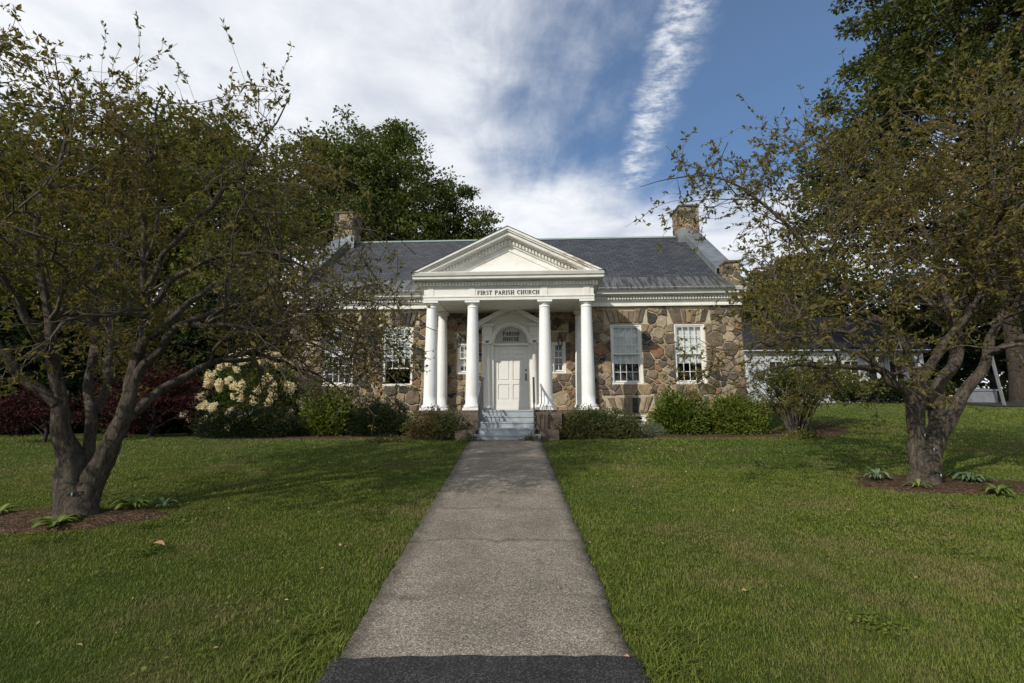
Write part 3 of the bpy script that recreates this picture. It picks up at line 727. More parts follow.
for s in (-1, 1): mb.prism([(s*(X0+.03), ZC+.0), (0, ZA+.020), (0, ZA+.003), (s*(X0+.0), ZC-.01)], 1, -.675, 3.35)
mb.build('portico_roof', M['slate'], H)
mb = MB()
for s in (-1, 1): mb.box(*sorted((s*2.58, s*2.9)), -.3, 1.45, 3.87, 4.08)
# lettering -------------------------------------------------------------
GL = {  # strokes in a unit-high cell: (x0,y0,x1,y1,weight)
 'F': (.62, [(.12,0,.12,1,.17),(.12,.96,.58,.96,.09),(.12,.5,.46,.5,.08),(.58,.98,.58,.78,.07),(.46,.6,.46,.4,.06),(0,.02,.26,.02,.06)]),
 'I': (.30, [(.15,0,.15,1,.18),(0,.02,.3,.02,.06),(0,.98,.3,.98,.06)]),
 'R': (.76, [(.12,0,.12,1,.17),(.12,.96,.42,.95,.08),(.42,.95,.58,.87,.12),(.58,.87,.60,.68,.17),(.60,.68,.48,.54,.13),(.48,.54,.12,.5,.08),(.34,.5,.66,.04,.16),(0,.02,.26,.02,.06),(.58,.02,.78,.02,.06)]),
 'S': (.56, [(.48,.78,.46,.9,.08),(.46,.9,.28,.97,.09),(.28,.97,.12,.88,.11),(.12,.88,.12,.68,.13),(.12,.68,.44,.40,.17),(.44,.40,.47,.16,.14),(.47,.16,.28,.03,.10),(.28,.03,.1,.1,.08),(.1,.1,.07,.24,.08)]),
 'T': (.66, [(.33,0,.33,1,.18),(.03,.96,.63,.96,.08),(.04,.98,.04,.76,.06),(.62,.98,.62,.76,.06),(.2,.02,.46,.02,.06)]),
 'P': (.64, [(.12,0,.12,1,.17),(.12,.96,.42,.95,.08),(.42,.95,.58,.86,.12),(.58,.86,.59,.64,.17),(.59,.64,.44,.5,.12),(.44,.5,.12,.47,.08),(0,.02,.26,.02,.06)]),
 'A': (.80, [(.12,0,.40,.98,.08),(.38,.98,.68,0,.18),(.22,.33,.58,.33,.07),(0,.02,.24,.02,.06),(.56,.02,.8,.02,.06)]),
 'H': (.80, [(.14,0,.14,1,.17),(.66,0,.66,1,.17),(.14,.5,.66,.5,.08),(0,.02,.28,.02,.06),(.52,.02,.8,.02,.06),(0,.98,.28,.98,.06),(.52,.98,.8,.98,.06)]),
 'C': (.72, [(.66,.74,.62,.88,.08),(.62,.88,.40,.97,.09),(.40,.97,.18,.85,.13),(.18,.85,.09,.5,.17),(.09,.5,.18,.15,.17),(.18,.15,.42,.03,.12),(.42,.03,.62,.1,.08),(.62,.1,.68,.24,.07),(.66,.96,.66,.7,.06)]),
 'U': (.76, [(.14,1,.14,.3,.17),(.14,.3,.24,.08,.14),(.24,.08,.42,.03,.10),(.42,.03,.56,.1,.09),(.56,.1,.62,.3,.08),(.62,.3,.62,1,.08),(0,.98,.28,.98,.06),(.5,.98,.74,.98,.06)]),
 'O': (.80, [(.40,.97,.18,.85,.11),(.18,.85,.09,.5,.17),(.09,.5,.18,.15,.17),(.18,.15,.40,.03,.11),(.40,.03,.62,.15,.11),(.62,.15,.71,.5,.17),(.71,.5,.62,.85,.17),(.62,.85,.40,.97,.11)]),
 'E': (.64, [(.12,0,.12,1,.17),(.12,.96,.58,.96,.08),(.12,.5,.46,.5,.08),(.12,.04,.6,.04,.08),(.58,.98,.58,.78,.06),(.46,.6,.46,.4,.06),(.61,.24,.61,.02,.06),(0,.02,.2,.02,.06)]),
 ' ': (.42, [])}
def lettering(text, xc, z0, hgt, wtot, y, name, parent, bold=.5):
    adv = [GL[c][0]+.16 for c in text]; tot = sum(adv)-.16; kx = wtot/tot; mb = MB(); x = xc-wtot/2; i = 0
    for c, a in zip(text, adv):
        for (ax, ay, bx, by, wt) in GL[c][1]:
            A = np.array((x+ax*kx, z0+ay*hgt)); B = np.array((x+bx*kx, z0+by*hgt)); d = B-A; L = np.hypot(*d); d = d/L; n = np.array((-d[1], d[0])); hw = max(wt, .09)*hgt*bold
            e = .01*hgt; A = A-d*e; B = B+d*e; i += 1
            mb.prism([tuple(A+n*hw), tuple(B+n*hw), tuple(B-n*hw), tuple(A-n*hw)], 1, y-.012-.0004*(i % 7), y)
        x += a*kx
    return mb.build(name, M['black'], parent)
lettering('FIRST PARISH CHURCH', .0, 3.475, .128, 1.88, -.2205, 'lettering', e)
# doorway
YD = YW-.16; mb = MB()
mb.box(-1.0, -.60, YD, YW+.06, .0, 2.95); mb.box(.60, 1.0, YD, YW+.06, 0, 2.95)
# spandrel round the arched panel
rA = .57; zc = 2.24; n = 24
arc = [(rA*cos(pi*i/n), zc+rA*sin(pi*i/n)) for i in range(n+1)]
for i in range(n):
    a, b = arc[i], arc[i+1]; mb.prism([a, b, (b[0], 2.951), (a[0], 2.951)], 1, YD, YW+.06)
for s in (-1, 1): mb.prism([(s*.57, 2.18), (s*.57, 2.951), (s*.602, 2.951), (s*.602, 2.18)], 1, YD+.001, YW+.06)
# archivolt
for r0_, r1_, yy in ((.57, .61, YD-.03), (.61, .70, YD-.12), (.70, .74, YD-.04)):
    for i in range(n):
        a0, a1 = pi*i/n, pi*(i+1)/n
        mb.prism([(r0_*cos(a0), zc+r0_*sin(a0)), (r0_*cos(a1), zc+r0_*sin(a1)), (r1_*cos(a1), zc+r1_*sin(a1)), (r1_*cos(a0), zc+r1_*sin(a0))], 1, yy, YD+.01)
mb.box(-.6, .6, YD-.02, YW+.04, 2.18, 2.245)
MB().box(-.6, .6, YD+.10, YW+.05, 2.245, 2.94).build('lunette', noisy('lunette_recess_shade', (.44, .43, .39), (.52, .51, .47), 3), H)  # greyer than the surround: shade of the recess painted into the panel colour
mb.box(-.6, .6, YD+.10, YW+.04, .0, .10); mb.box(-.602, -.568, YD+.04, YW+.04, .1, 2.19); mb.box(.568, .602, YD+.04, YW+.04, .1, 2.19)
for s in (-1, 1):
    c = s*.80; mb.box(c-.17, c+.17, YD-.10, YD+.01, 2.50, 2.80); mb.box(c-.15, c+.15, YD-.08, YD+.01, 2.38, 2.50)
    mb.box(c-.20, c+.20, YD-.14, YD+.01, 2.80, 2.84); mb.box(c-.235, c+.235, YD-.19, YD+.01, 2.84, 2.90)
    mb.lathe([(.125, .0), (.125, .06), (.14, .07), (.14, .10), (.105, .13), (.10, .2), (.085, 2.20), (.10, 2.21), (.10, 2.24), (.09, 2.25)], c, YD-.06, 20)
    mb.box(c-.14, c+.14, YD-.17, YD+.0, 2.325, 2.375)
    for q in (-1, 1): mb.add([], []); mb.prism([(c+q*.11+.062*cos(t), 2.27+.058*sin(t)) for t in np.linspace(0, 2*pi, 13)[:-1]], 1, YD-.165, YD-.0)
# door pediment
ZP, mp = 3.55, .60/1.10
tri = [(-1.02, 2.90), (1.02, 2.90), (0, 3.44)]
# tympanum cut round the arch
mb.prism([(-1.0, 2.951), (1.0, 2.951), (0, 3.47)], 1, YD+.003, YW+.02)
for s in (-1, 1):
    for o0, o1, yy in ((0, .06, -.36), (.06, .155, -.31), (.155, .20, -.08)):
        mb.prism([(s*1.12, ZP-o0-mp*1.12), (0, ZP-o0), (0, ZP-o1), (s*1.12, ZP-o1-mp*1.12)], 1, YD+yy, YW+.01)
ds = mb.build('door_surround', M['doorpaint'], H)
lettering('PARISH', 0, 2.53, .125, .56, YD+.0995, 'lettering', ds, .68); lettering('HOUSE', 0, 2.345, .125, .54, YD+.0995, 'lettering', ds, .68)
mb = MB(); y = YD+.11
xs_ = [-.565, -.45, -.05, .05, .45, .565]; zs_ = [.10, .33, .86, .98, 1.74, 1.84, 2.06, 2.178]
for i in range(5):
    for j in range(7):
        rec = (i in (1, 3)) and (j in (1, 3, 5))
        a, b, c, d = xs_[i], xs_[i+1], zs_[j], zs_[j+1]
        if not rec: mb.box(a, b, y, y+.05, c, d)
        else:
            mb.box(a, b, y+.03, y+.05, c, d); g = .045
            mb.prism([(a+g, c+g), (b-g, c+g), (b-g, d-g), (a+g, d-g)], 1, y+.006, y+.031)
            for (p0, p1, p2, p3) in ((a, b, c, c+.014), (a, b, d-.014, d), (a, a+.014, c+.014, d-.014), (b-.014, b, c+.014, d-.014)): mb.box(p0, p1, y+.012, y+.031, p2, p3)
door = mb.build('door', M['doorpaint'], H)
mb = MB(); mb.box(.475, .52, y-.012, y, .98, 1.22); mb.tube([(.50, y-.01, 1.19), (.50, y-.07, 1.17), (.50, y-.075, 1.05), (.50, y-.01, 1.0)], .012, 8); mb.build('handle', M['brass'], door)
mb = MB(); mb.prism([(.50+.03*cos(t), 1.34+.03*sin(t)) for t in np.linspace(0, 2*pi, 13)[:-1]], 1, y-.02, y); mb.build('deadbolt', M['brass'], door)
for z in (.34, 1.18, 1.92): MB().box(-.60, -.565, y-.014, y+.001, z-.055, z+.055).build('hinge', M['brass'], door)
# lanterns over the small windows
for x in (-1.78, 1.66):
    mb = MB(); yl = YW-.28
    mb.tube([(x, YW, 2.55), (x, YW-.12, 2.62), (x, yl, 2.56), (x, yl, 2.46)], .012, 6); mb.box(x-.035, x+.035, YW-.03, YW+.01, 2.46, 2.62)
    mb.lathe([(.012, 2.47), (.05, 2.43), (.10, 2.39), (.105, 2.375)], x, yl, 6, 0, False)
    for i in range(6):
        a = 2*pi*i/6; mb.tube([(x+.09*cos(a), yl+.09*sin(a), 2.38), (x+.065*cos(a), yl+.065*sin(a), 2.14)], .008, 4)
    mb.lathe([(.07, 2.15), (.07, 2.13), (.02, 2.10)], x, yl, 6, 0, False)
    l = mb.build('lantern', M['iron'], H)
    MB().lathe([(.06, 2.15), (.084, 2.37)], x, yl, 6, 0, False).build('lantern_glass', M['glass'], l)
for o in H.children: o.location = (0, 0, 0)

# ------------------------------------------------------------ trees and shrubs
TWIGS = {}
def trunk_noise(V, amp, s=0.):
    x, y, z = V[:, 0], V[:, 1], V[:, 2]
    n = np.sin(x*19+z*5+s)*np.cos(y*17-z*4+s)+.7*np.sin(x*41+z*13)*np.cos(y*37+s)+.5*np.sin(z*23+x*31)*np.cos(z*17-y*29)
    return V+nrm(np.stack([np.sin(y*13+z*3), np.cos(x*11+z*2), 0*z], 1))*(amp*n)[:, None]
def crab(base, limbs, label, mats, seed, env, env2=(), ks=.74, group='crab apple trees'):
    rg = np.random.default_rng(seed); t = root('crab_apple_tree', label, 'tree', base, group)
    k = 16; P = []; Rr = []
    for L in limbs:
        a = [p[:3] for p in L]; r = [p[3]*ks*(1 if p[3] > .17 else .55+.45*(p[3]/.17)**.8) for p in L]; r[-1] = min(r[-1], .008); q, rr = resample(a, r, k)
        q[2:-1] += rg.normal(size=(k-3, 3))*.045; P.append(q); Rr.append(rr)
    P = np.array(P); Rr = np.array(Rr)
    Pf = np.array([resample(p_, [1]*k, 64)[0] for p_ in P]); Rf = np.array([np.interp(np.linspace(0, 1, 64), np.linspace(0, 1, k), r_) for r_ in Rr]); V, F = tubes(Pf, Rf, 26)
    thick = np.repeat(np.clip(Rf.ravel()/.2, .12, 1), 26); V = V+(trunk_noise(V, .030)-V)*thick[:, None]
    # root flare
    b = np.array(base); z0 = base[2]; dz = np.clip(1-(V[:, 2]-z0)/.35, 0, 1)
    V[:, :2] += (V[:, :2]-b[:2])*(dz**2*.28)[:, None]
    mesh_np('trunk', V, F, M['bark'], t, True)
    # boughs
    c, rad = np.array(env[:3]), np.array(env[3:6])
    def inside(Q):
        e = Q[:, -1]; a = (((e-c)/rad)**2).sum(1) < 1
        for q in env2: a |= (((e-np.array(q[:3]))/np.array(q[3:]))**2).sum(1) < 1
        return a & (e[:, 2] > env[6])
    ex = P[:, 5:]; exr = Rr[:, 5:]
    Q1, R1 = spawn(ex, exr, 15, .05, .98, (.8, 2.2), (.5, 1.35), .10, 8, .26, .55, .03, rg, .045); m = inside(Q1); Q1, R1 = Q1[m], R1[m]
    Q2, R2_ = spawn(Q1, R1, 9, .12, 1, (.4, 1.15), (.4, 1.3), .08, 6, .28, .55, .02, rg, .016); m = inside(Q2); Q2, R2_ = Q2[m], R2_[m]
    Q3, R3 = spawn(Q2, R2_, 5, .1, 1, (.10, .42), (.4, 1.3), .1, 4, .3, .5, 0, rg, .006)
    if len(Q3) > 13000: q = rg.choice(len(Q3), 13000, False); Q3, R3 = Q3[q], R3[q]
    # long upright shoots out of the top
    tp = Q2[Q2[:, -1, 2] > env[7]]; tr = R2_[Q2[:, -1, 2] > env[7]]
    Q4, R4 = spawn(tp[::2], tr[::2], 1, .5, 1, (.35, 1.1), (.0, .8), .6, 6, .2, .6, -.05, rg, .007)
    R3 = np.maximum(R3, .0022); R4 = np.maximum(R4, .0025)
    V, F = join(tubes(Q1, np.maximum(R1, .006), 5), tubes(Q2, np.maximum(R2_, .0035), 4), tubes(Q3, R3, 3), tubes(Q4, R4, 3))
    mesh_np('branches', V, F, M['twig'], t, True)
    pts = []; dirs = []
    for Q, n in ((Q2, 3), (Q3, 3), (Q4, 7)):
        if not len(Q): continue
        m_, kk, _ = Q.shape; tt = rg.uniform(.03, 1, (m_, n))**.5*(kk-1); i = np.minimum(tt.astype(int), kk-2); f = (tt-i)[..., None]; mi = np.arange(m_)[:, None]
        pts.append((Q[mi, i]*(1-f)+Q[mi, i+1]*f).reshape(-1, 3)); dirs.append(np.repeat(nrm(Q[:, -1]-Q[:, 0]), n, 0))
    pts = np.repeat(np.concatenate(pts), 3, 0); dirs = np.repeat(np.concatenate(dirs), 3, 0); pts = pts+rg.normal(size=pts.shape)*.006
    if pts[:, 0].mean() < 0:
        kp_ = ~((pts[:, 0] > -4.1) & (pts[:, 2] < 2.7) & (rg.random(len(pts)) < .62)); pts, dirs = pts[kp_], dirs[kp_]
    V, F = leaves(pts, dirs, .064, .45, .8, rg, .12); mesh_np('crown', V, F, mats, t)
    print('crab', len(Q1), len(Q2), len(Q3), len(pts)); return t
LL = [
 [(-5.52, 6.35, -1.36, 0.293), (-5.73, 6.35, -0.74, 0.193), (-5.87, 6.35, -0.23, 0.156), (-5.82, 6.2, 0.28, 0.116), (-5.94, 6.1, 0.92, 0.096), (-6.08, 6.0, 1.55, 0.077), (-6.11, 6.0, 2.49, 0.059), (-6.04, 6.0, 3.47, 0.04), (-6.02, 6.0, 4.35, 0.02)],
 [(-5.53, 6.4, -1.36, 0.194), (-5.63, 6.5, -0.5, 0.113), (-5.73, 6.7, 0.02, 0.097), (-6.06, 6.9, 0.74, 0.087), (-6.35, 7.1, 1.68, 0.076), (-6.46, 7.3, 2.86, 0.056), (-6.61, 7.4, 4.1, 0.041), (-6.29, 7.5, 5.06, 0.025)],
 [(-5.59, 6.4, -1.36, 0.232), (-5.4, 6.4, -0.62, 0.176), (-5.15, 6.4, -0.24, 0.144), (-5.0, 6.4, 0.18, 0.119), (-4.99, 6.4, 0.68, 0.107), (-5.02, 6.4, 1.23, 0.088), (-4.9, 6.3, 1.9, 0.068), (-5.05, 6.2, 2.71, 0.054), (-4.92, 6.1, 3.53, 0.034), (-4.8, 6.1, 4.42, 0.021)],
 [(-5.01, 6.4, 0.45, 0.1), (-4.73, 6.3, 0.87, 0.086), (-4.45, 6.2, 1.06, 0.079), (-4.1, 6.1, 1.2, 0.071), (-3.73, 6.0, 1.07, 0.057), (-3.26, 5.9, 0.98, 0.05), (-2.77, 5.9, 1.0, 0.037), (-2.26, 5.9, 0.75, 0.025), (-1.87, 5.9, 0.37, 0.012)],
 [(-5.2, 6.4, -0.2, 0.107), (-5.1, 6.8, 0.19, 0.099), (-4.84, 7.1, 0.53, 0.089), (-4.53, 7.4, 0.82, 0.078), (-4.02, 7.6, 0.97, 0.064), (-3.49, 7.8, 1.24, 0.049), (-2.87, 7.9, 1.25, 0.033), (-2.36, 8.0, 1.09, 0.017)],
 [(-4.96, 6.35, 1.3, 0.074), (-4.36, 6.3, 1.9, 0.061), (-3.64, 6.2, 2.14, 0.047), (-2.97, 6.2, 2.07, 0.04), (-2.41, 6.2, 1.58, 0.033), (-1.74, 6.2, 1.45, 0.02), (-1.33, 6.2, 1.04, 0.013)],
 [(-4.94, 6.35, 1.7, 0.068), (-4.49, 6.4, 2.65, 0.056), (-4.04, 6.5, 3.29, 0.043), (-3.59, 6.5, 4.06, 0.029), (-3.26, 6.5, 4.62, 0.015)],
 [(-4.2, 6.1, 1.15, 0.07), (-3.4, 6.5, 1.55, .055), (-2.7, 6.8, 1.35, .04), (-2.2, 6.9, .85, .025), (-1.95, 6.9, .3, .008)],
 [(-4.2, 7.5, .93, 0.065), (-3.7, 8.2, .75, .05), (-3.2, 8.7, .45, .035), (-2.8, 9.0, .1, .01)],
 [(-5.85, 6.2, 0.1, 0.10), (-6.3, 5.9, .7, .08), (-6.9, 5.6, 1.3, .07), (-7.6, 5.4, 1.7, .05), (-8.4, 5.3, 2.2, .03), (-9.0, 5.2, 2.6, .015)],
 [(-5.9, 6.1, 0.7, 0.09), (-5.9, 5.5, 1.4, .07), (-5.7, 4.9, 1.9, .055), (-5.4, 4.2, 2.3, .04), (-5.2, 3.6, 2.4, .015)],
 [(-5.72, 6.68, -0.05, 0.08), (-5.85, 6.95, 0.35, 0.09), (-6.3, 7.5, 1.0, .08), (-7.0, 8.2, 1.6, .06), (-7.6, 9.0, 2.1, .04), (-8.0, 9.6, 2.6, .015)],
 [(-5.05, 6.6, 1.0, 0.09), (-4.8, 7.3, 1.8, .07), (-4.5, 8.1, 2.5, .05), (-4.2, 8.8, 3.1, .03), (-4.0, 9.3, 3.6, .012)],
]
crab((-5.55, 6.38, -1.36), LL, 'gnarled crab apple tree with sprawling boughs on left lawn, its trunk splitting low', M['crab'], 11, (-5.6, 6.4, 1.75, 4.3, 3.6, 2.85, -.32, 3.3), [(-2.7, 7.5, 1.1, 1.2, 1.3, .9), (-4.4, 6.6, .6, 1.6, 1.6, .8), (-6.8, 6.4, .8, 1.8, 1.6, .9), (-3.7, 6.5, 3.7, 1.1, 1., 1.3), (-6.4, 6.2, 4.3, 1.4, 1., 1.1), (-2.6, 6.3, .9, 1.6, 1.5, 1.2)])
RR = [
 [(6.50, 7.87, -1.24, 0.333), (6.56, 7.87, -0.78, 0.262), (6.55, 7.87, -0.27, 0.205), (6.44, 7.8, 0.21, 0.178), (6.21, 7.7, 0.48, 0.136), (5.79, 7.6, 0.62, 0.111), (5.22, 7.4, 0.62, 0.085), (4.56, 7.2, 0.73, 0.068), (3.97, 7.1, 0.64, 0.044), (3.47, 7.0, 0.49, 0.022)],
 [(6.56, 7.86, -0.8, 0.14), (6.50, 7.82, -0.2, 0.15), (6.37, 7.7, 0.48, 0.144), (6.49, 7.6, 0.82, 0.119), (6.71, 7.5, 0.95, 0.11), (6.91, 7.4, 1.13, 0.094), (7.36, 7.3, 1.66, 0.078), (7.6, 7.2, 2.43, 0.062), (7.48, 7.1, 3.37, 0.047), (7.79, 7.1, 4.38, 0.032), (7.56, 7.0, 5.09, 0.016)],
 [(6.50, 7.80, 0.0, 0.10), (6.50, 7.72, 0.5, 0.115), (6.56, 7.7, 0.93, 0.121), (6.18, 7.6, 1.26, 0.112), (5.72, 7.5, 1.42, 0.095), (5.25, 7.4, 1.69, 0.087), (4.74, 7.3, 2.45, 0.071), (4.29, 7.2, 2.85, 0.063), (3.88, 7.1, 3.22, 0.055), (3.39, 7.0, 3.56, 0.039), (2.89, 6.9, 3.62, 0.031), (2.34, 6.9, 3.46, 0.019), (1.96, 6.9, 3.35, 0.011)],
 [(6.55, 7.87, -1.24, 0.26), (6.66, 7.9, -0.70, 0.215), (6.9, 8.0, -0.19, 0.197), (7.11, 8.1, 0.22, 0.184), (7.59, 8.3, 0.74, 0.165), (7.99, 8.5, 1.3, 0.143), (8.14, 8.7, 2.17, 0.121), (7.99, 8.8, 3.18, 0.095), (7.62, 8.9, 4.24, 0.069), (7.63, 9.0, 5.35, 0.04)],
 [(6.56, 7.85, -1.24, 0.28), (6.64, 7.84, -0.75, 0.225), (6.84, 7.8, -0.27, 0.18), (7.13, 7.7, 0.16, 0.159), (7.52, 7.6, 0.56, 0.143), (7.51, 7.6, 0.91, 0.128), (7.75, 7.4, 1.52, 0.102), (8.13, 7.3, 2.14, 0.078), (8.51, 7.2, 3.25, 0.055), (8.77, 7.1, 4.55, 0.032)],
 [(5.25, 7.4, 1.65, 0.071), (5.0, 7.2, 2.12, 0.062), (4.94, 7.1, 2.65, 0.046), (4.82, 7.0, 3.17, 0.031), (5.2, 6.9, 3.77, 0.015)],
 [(5.80, 7.5, 1.40, 0.087), (4.92, 7.1, 1.17, 0.067), (4.13, 6.8, 1.05, 0.05), (3.58, 6.6, 0.88, 0.035), (2.93, 6.4, 0.78, 0.02), (2.49, 6.3, 0.91, 0.01)],
 [(7.6, 8.3, 0.7, 0.12), (8.4, 8.9, 1.4, .09), (9.3, 9.4, 2.0, .07), (10.3, 9.8, 2.5, .045), (11.2, 10.0, 3.0, .02)],
 [(7.5, 7.6, 0.8, 0.11), (8.2, 6.9, 1.4, .08), (8.9, 6.3, 2.1, .06), (9.6, 5.8, 2.8, .035), (10.1, 5.4, 3.3, .015)],
 [(6.9, 8.0, 0.0, 0.13), (6.6, 8.8, 0.8, .10), (6.2, 9.6, 1.6, .08), (5.8, 10.4, 2.3, .055), (5.5, 11.0, 3.0, .03), (5.3, 11.4, 3.6, .015)],
 [(7.4, 7.3, 1.7, 0.09), (6.9, 6.5, 2.6, .065), (6.5, 5.8, 3.3, .045), (6.2, 5.3, 3.9, .02)],
]
crab((6.55, 7.87, -1.24), RR, 'broad crab apple tree on right lawn, one thick trunk, long bough reaching towards the chimney', M['crab'], 12, (7.0, 7.9, 2.4, 4.6, 3.8, 3.2, -.12, 4.3), [(3.0, 7.0, 3.3, 1.7, 1.2, .9), (3.5, 6.9, .9, 1.5, 1.4, 1.2), (4.8, 7.2, .6, 1.6, 1.4, .9)], .55)

def tree(name, label, base, tr, lobes, mt, leaf, n, seed, clump=1.0, per=90, group=None, asp=.6, bk='bark2', cat='tree'):
    """lobes (x,y,z,r); limbs run from the trunk to every lobe, branches on to each leaf clump"""
    rg = np.random.default_rng(seed); t = root(name, label, cat, base, group); b = np.array(base, float)
    L = np.array(lobes, float); top = L[:, 2].max(); cx = np.average(L[:, :2], axis=0, weights=L[:, 3])
    hh = top-b[2]; tp = np.array([cx[0]*.5+b[0]*.5, cx[1]*.5+b[1]*.5, b[2]+hh*.8])
    q, r = resample([b-[0, 0, .1], b+[0, 0, hh*.05], b+(tp-b)*.35+[.15, 0, 0], tp], [tr*1.35, tr, tr*.75, tr*.2], 14)
    P = [q]; Rr = [r]; C = []; S = []
    ncl = int(n/per); w_ = L[:, 3]**2/np.sum(L[:, 3]**2)
    QQ = []; RQ = []
    for (x, y, z, rad), ww in zip(L, w_):
        c = np.array([x, y, z]); st = q[min(13, max(3, int(13*np.clip((z-rad*.9-b[2])/(hh*.8), .2, .9))))]
        md = (st+c)/2+rg.normal(size=3)*rad*.12+[0, 0, rad*.1]; pq, pr = resample([st, md, c], [tr*.42, tr*.26, tr*.1], 14); P.append(pq); Rr.append(pr)
        k = max(3, int(ncl*ww)); d = nrm(rg.normal(size=(k, 3))); rr = rad*rg.uniform(.12, 1.12, k)**.55
        cc = c+d*rr[:, None]*np.array([1, 1, .9]); C.append(cc); S.append(np.full(k, clump)*rg.uniform(.6, 1.25, k))
        for e in cc[::max(1, len(cc)//26)]:
            s0 = pq[rg.integers(6, 13)]; m1 = (s0+e)/2+rg.normal(size=3)*rad*.08-[0, 0, rad*.05]; QQ.append(resample([s0, m1, e], [1, 1, 1], 6)[0]); RQ.append(tr*.10*np.linspace(1, .25, 6))
    V, F = tubes(np.array(P), np.array(Rr), 9); V2, F2 = tubes(np.array(QQ), np.array(RQ), 4)
    V, F = join((V, F), (V2, F2)); mesh_np('trunk', V, F, M[bk], t, True)
    C = np.concatenate(C); S = np.concatenate(S); k = len(C)
    pts = np.repeat(C, per, 0)+nrm(rg.normal(size=(k*per, 3)))*(rg.uniform(0, 1, (k*per, 1))**.5)*np.repeat(S, per)[:, None]*np.array([1, 1, .55])
    dr = nrm(pts-np.repeat(C, per, 0)+[0, 0, -.2]); V, F = leaves(pts, dr, leaf, asp, .7, rg, .1, .9); mesh_np('crown', V, F, M[mt], t)
    return t
def gz(x, y): return float(h(x, y))
def at(x, y): return (x, y, gz(x, y))
tree('locust_tree', 'tall spreading green tree rising behind the roof and left chimney', at(-10, 35), .5,
  [(-11.39, 35.0, 19.0, 3.7), (-14.03, 34.0, 17.2, 3.4), (-8.2, 35.0, 16.5, 3.7), (-12.34, 34.0, 13.6, 4.1), (-6.96, 35.0, 12.8, 3.2), (-16, 33.0, 13.6, 3.2), (-9.1, 35.0, 20.4, 2.2), (-9.5, 36, 10, 4)], 'locust', .24, 78000, 21, 1.0, 110, 'trees behind the parish house')
tree('locust_tree', 'smaller rounded dark tree behind the roof, beside the pediment', at(-3.4, 36), .3,
  [(-4.47, 36.0, 16.7, 1.7), (-2.63, 36.0, 13.9, 1.9), (-5.2, 36.0, 14.4, 2.0), (-4.0, 36.3, 12, 2.6), (-1.6, 36, 12.2, 1.5), (-3.5, 36, 9, 3)], 'locust', .22, 24000, 22, .7, 90, 'trees behind the parish house')
tree('maple_tree', 'broad bright olive tree behind the left crab apple tree', at(-15.5, 22), .42,
  [(-15.82, 22.0, 13.0, 1.9), (-13.99, 22.0, 11.7, 2.1), (-17.74, 22.0, 12.4, 2.2), (-13.04, 22.0, 9.0, 2.4), (-15.93, 22.0, 9.1, 2.9), (-18.17, 22.0, 7.62, 3.3), (-13.29, 21.0, 5.3, 2.7), (-12, 22, 6.5, 1.8)], 'left', .21, 60000, 23, .75, 100, 'trees left of the parish house')
tree('maple_tree', 'shady olive tree at the far left edge, behind the crab apple tree', at(-19.5, 19), .4,
  [(-20.09, 20.0, 10.8, 2.7), (-22.2, 20.0, 9.23, 3.1), (-17.44, 19.0, 7.45, 2.5), (-18.54, 18.0, 4.65, 2.7), (-24.54, 20.0, 8.32, 3.5), (-22, 19, 5, 3)], 'left', .21, 46000, 24, .75, 100, 'trees left of the parish house')
tree('oak_tree', 'huge dark oak filling the upper right corner, behind the right crab apple tree', at(28.3, 26.8), .44,
  [(24.55, 27.0, 22.4, 3.4), (21.6, 26.0, 17.03, 3.0), (18.9, 26.0, 13.3, 2.4), (26.99, 27.0, 17.33, 4.9), (29.78, 27.0, 24.11, 4.7), (33.19, 27.0, 19.97, 5.5), (22.29, 26.0, 10.6, 3.6), (28.1, 27.0, 10.6, 4.4), (17.3, 25.0, 10.2, 1.9), (26.88, 27.0, 28.42, 4.5), (31.31, 26.0, 11.9, 4.4), (33, 27, 29, 4.5)], 'oak', .26, 110000, 25, 1.0, 150)
tree('maple_tree', 'rounded dark tree standing behind the white house, nearest the parish house', at(21.5, 40), .35, [(20.5, 38.0, 8.0, 3.3), (23.5, 40, 9.5, 3.6), (18.2, 36.0, 7.6, 2.2), (19.5, 37, 4.5, 3.0)], 'oak', .27, 22000, 26, .8, 90, 'trees behind the white house')
tree('maple_tree', 'rounded dark tree standing behind the white house, farther right', at(30, 44), .4, [(27.5, 42.0, 10.0, 4.5), (32.22, 44.0, 9.6, 5.1), (38, 44.0, 9, 5.1), (44.04, 44.0, 7.5, 4.6), (30, 43, 5, 4)], 'oak', .32, 26000, 27, 1.1, 80, 'trees behind the white house')
tree('evergreen', 'dark evergreen mass behind the big trunk at the far right', at(36, 36), .3, [(34, 35, 5, 3.6), (38, 36, 6, 4), (31, 37, 4, 3), (42, 36, 5, 4), (35, 36, 9, 3)], 'dark', .3, 22000, 28, .9, 60, 'trees behind the white house')
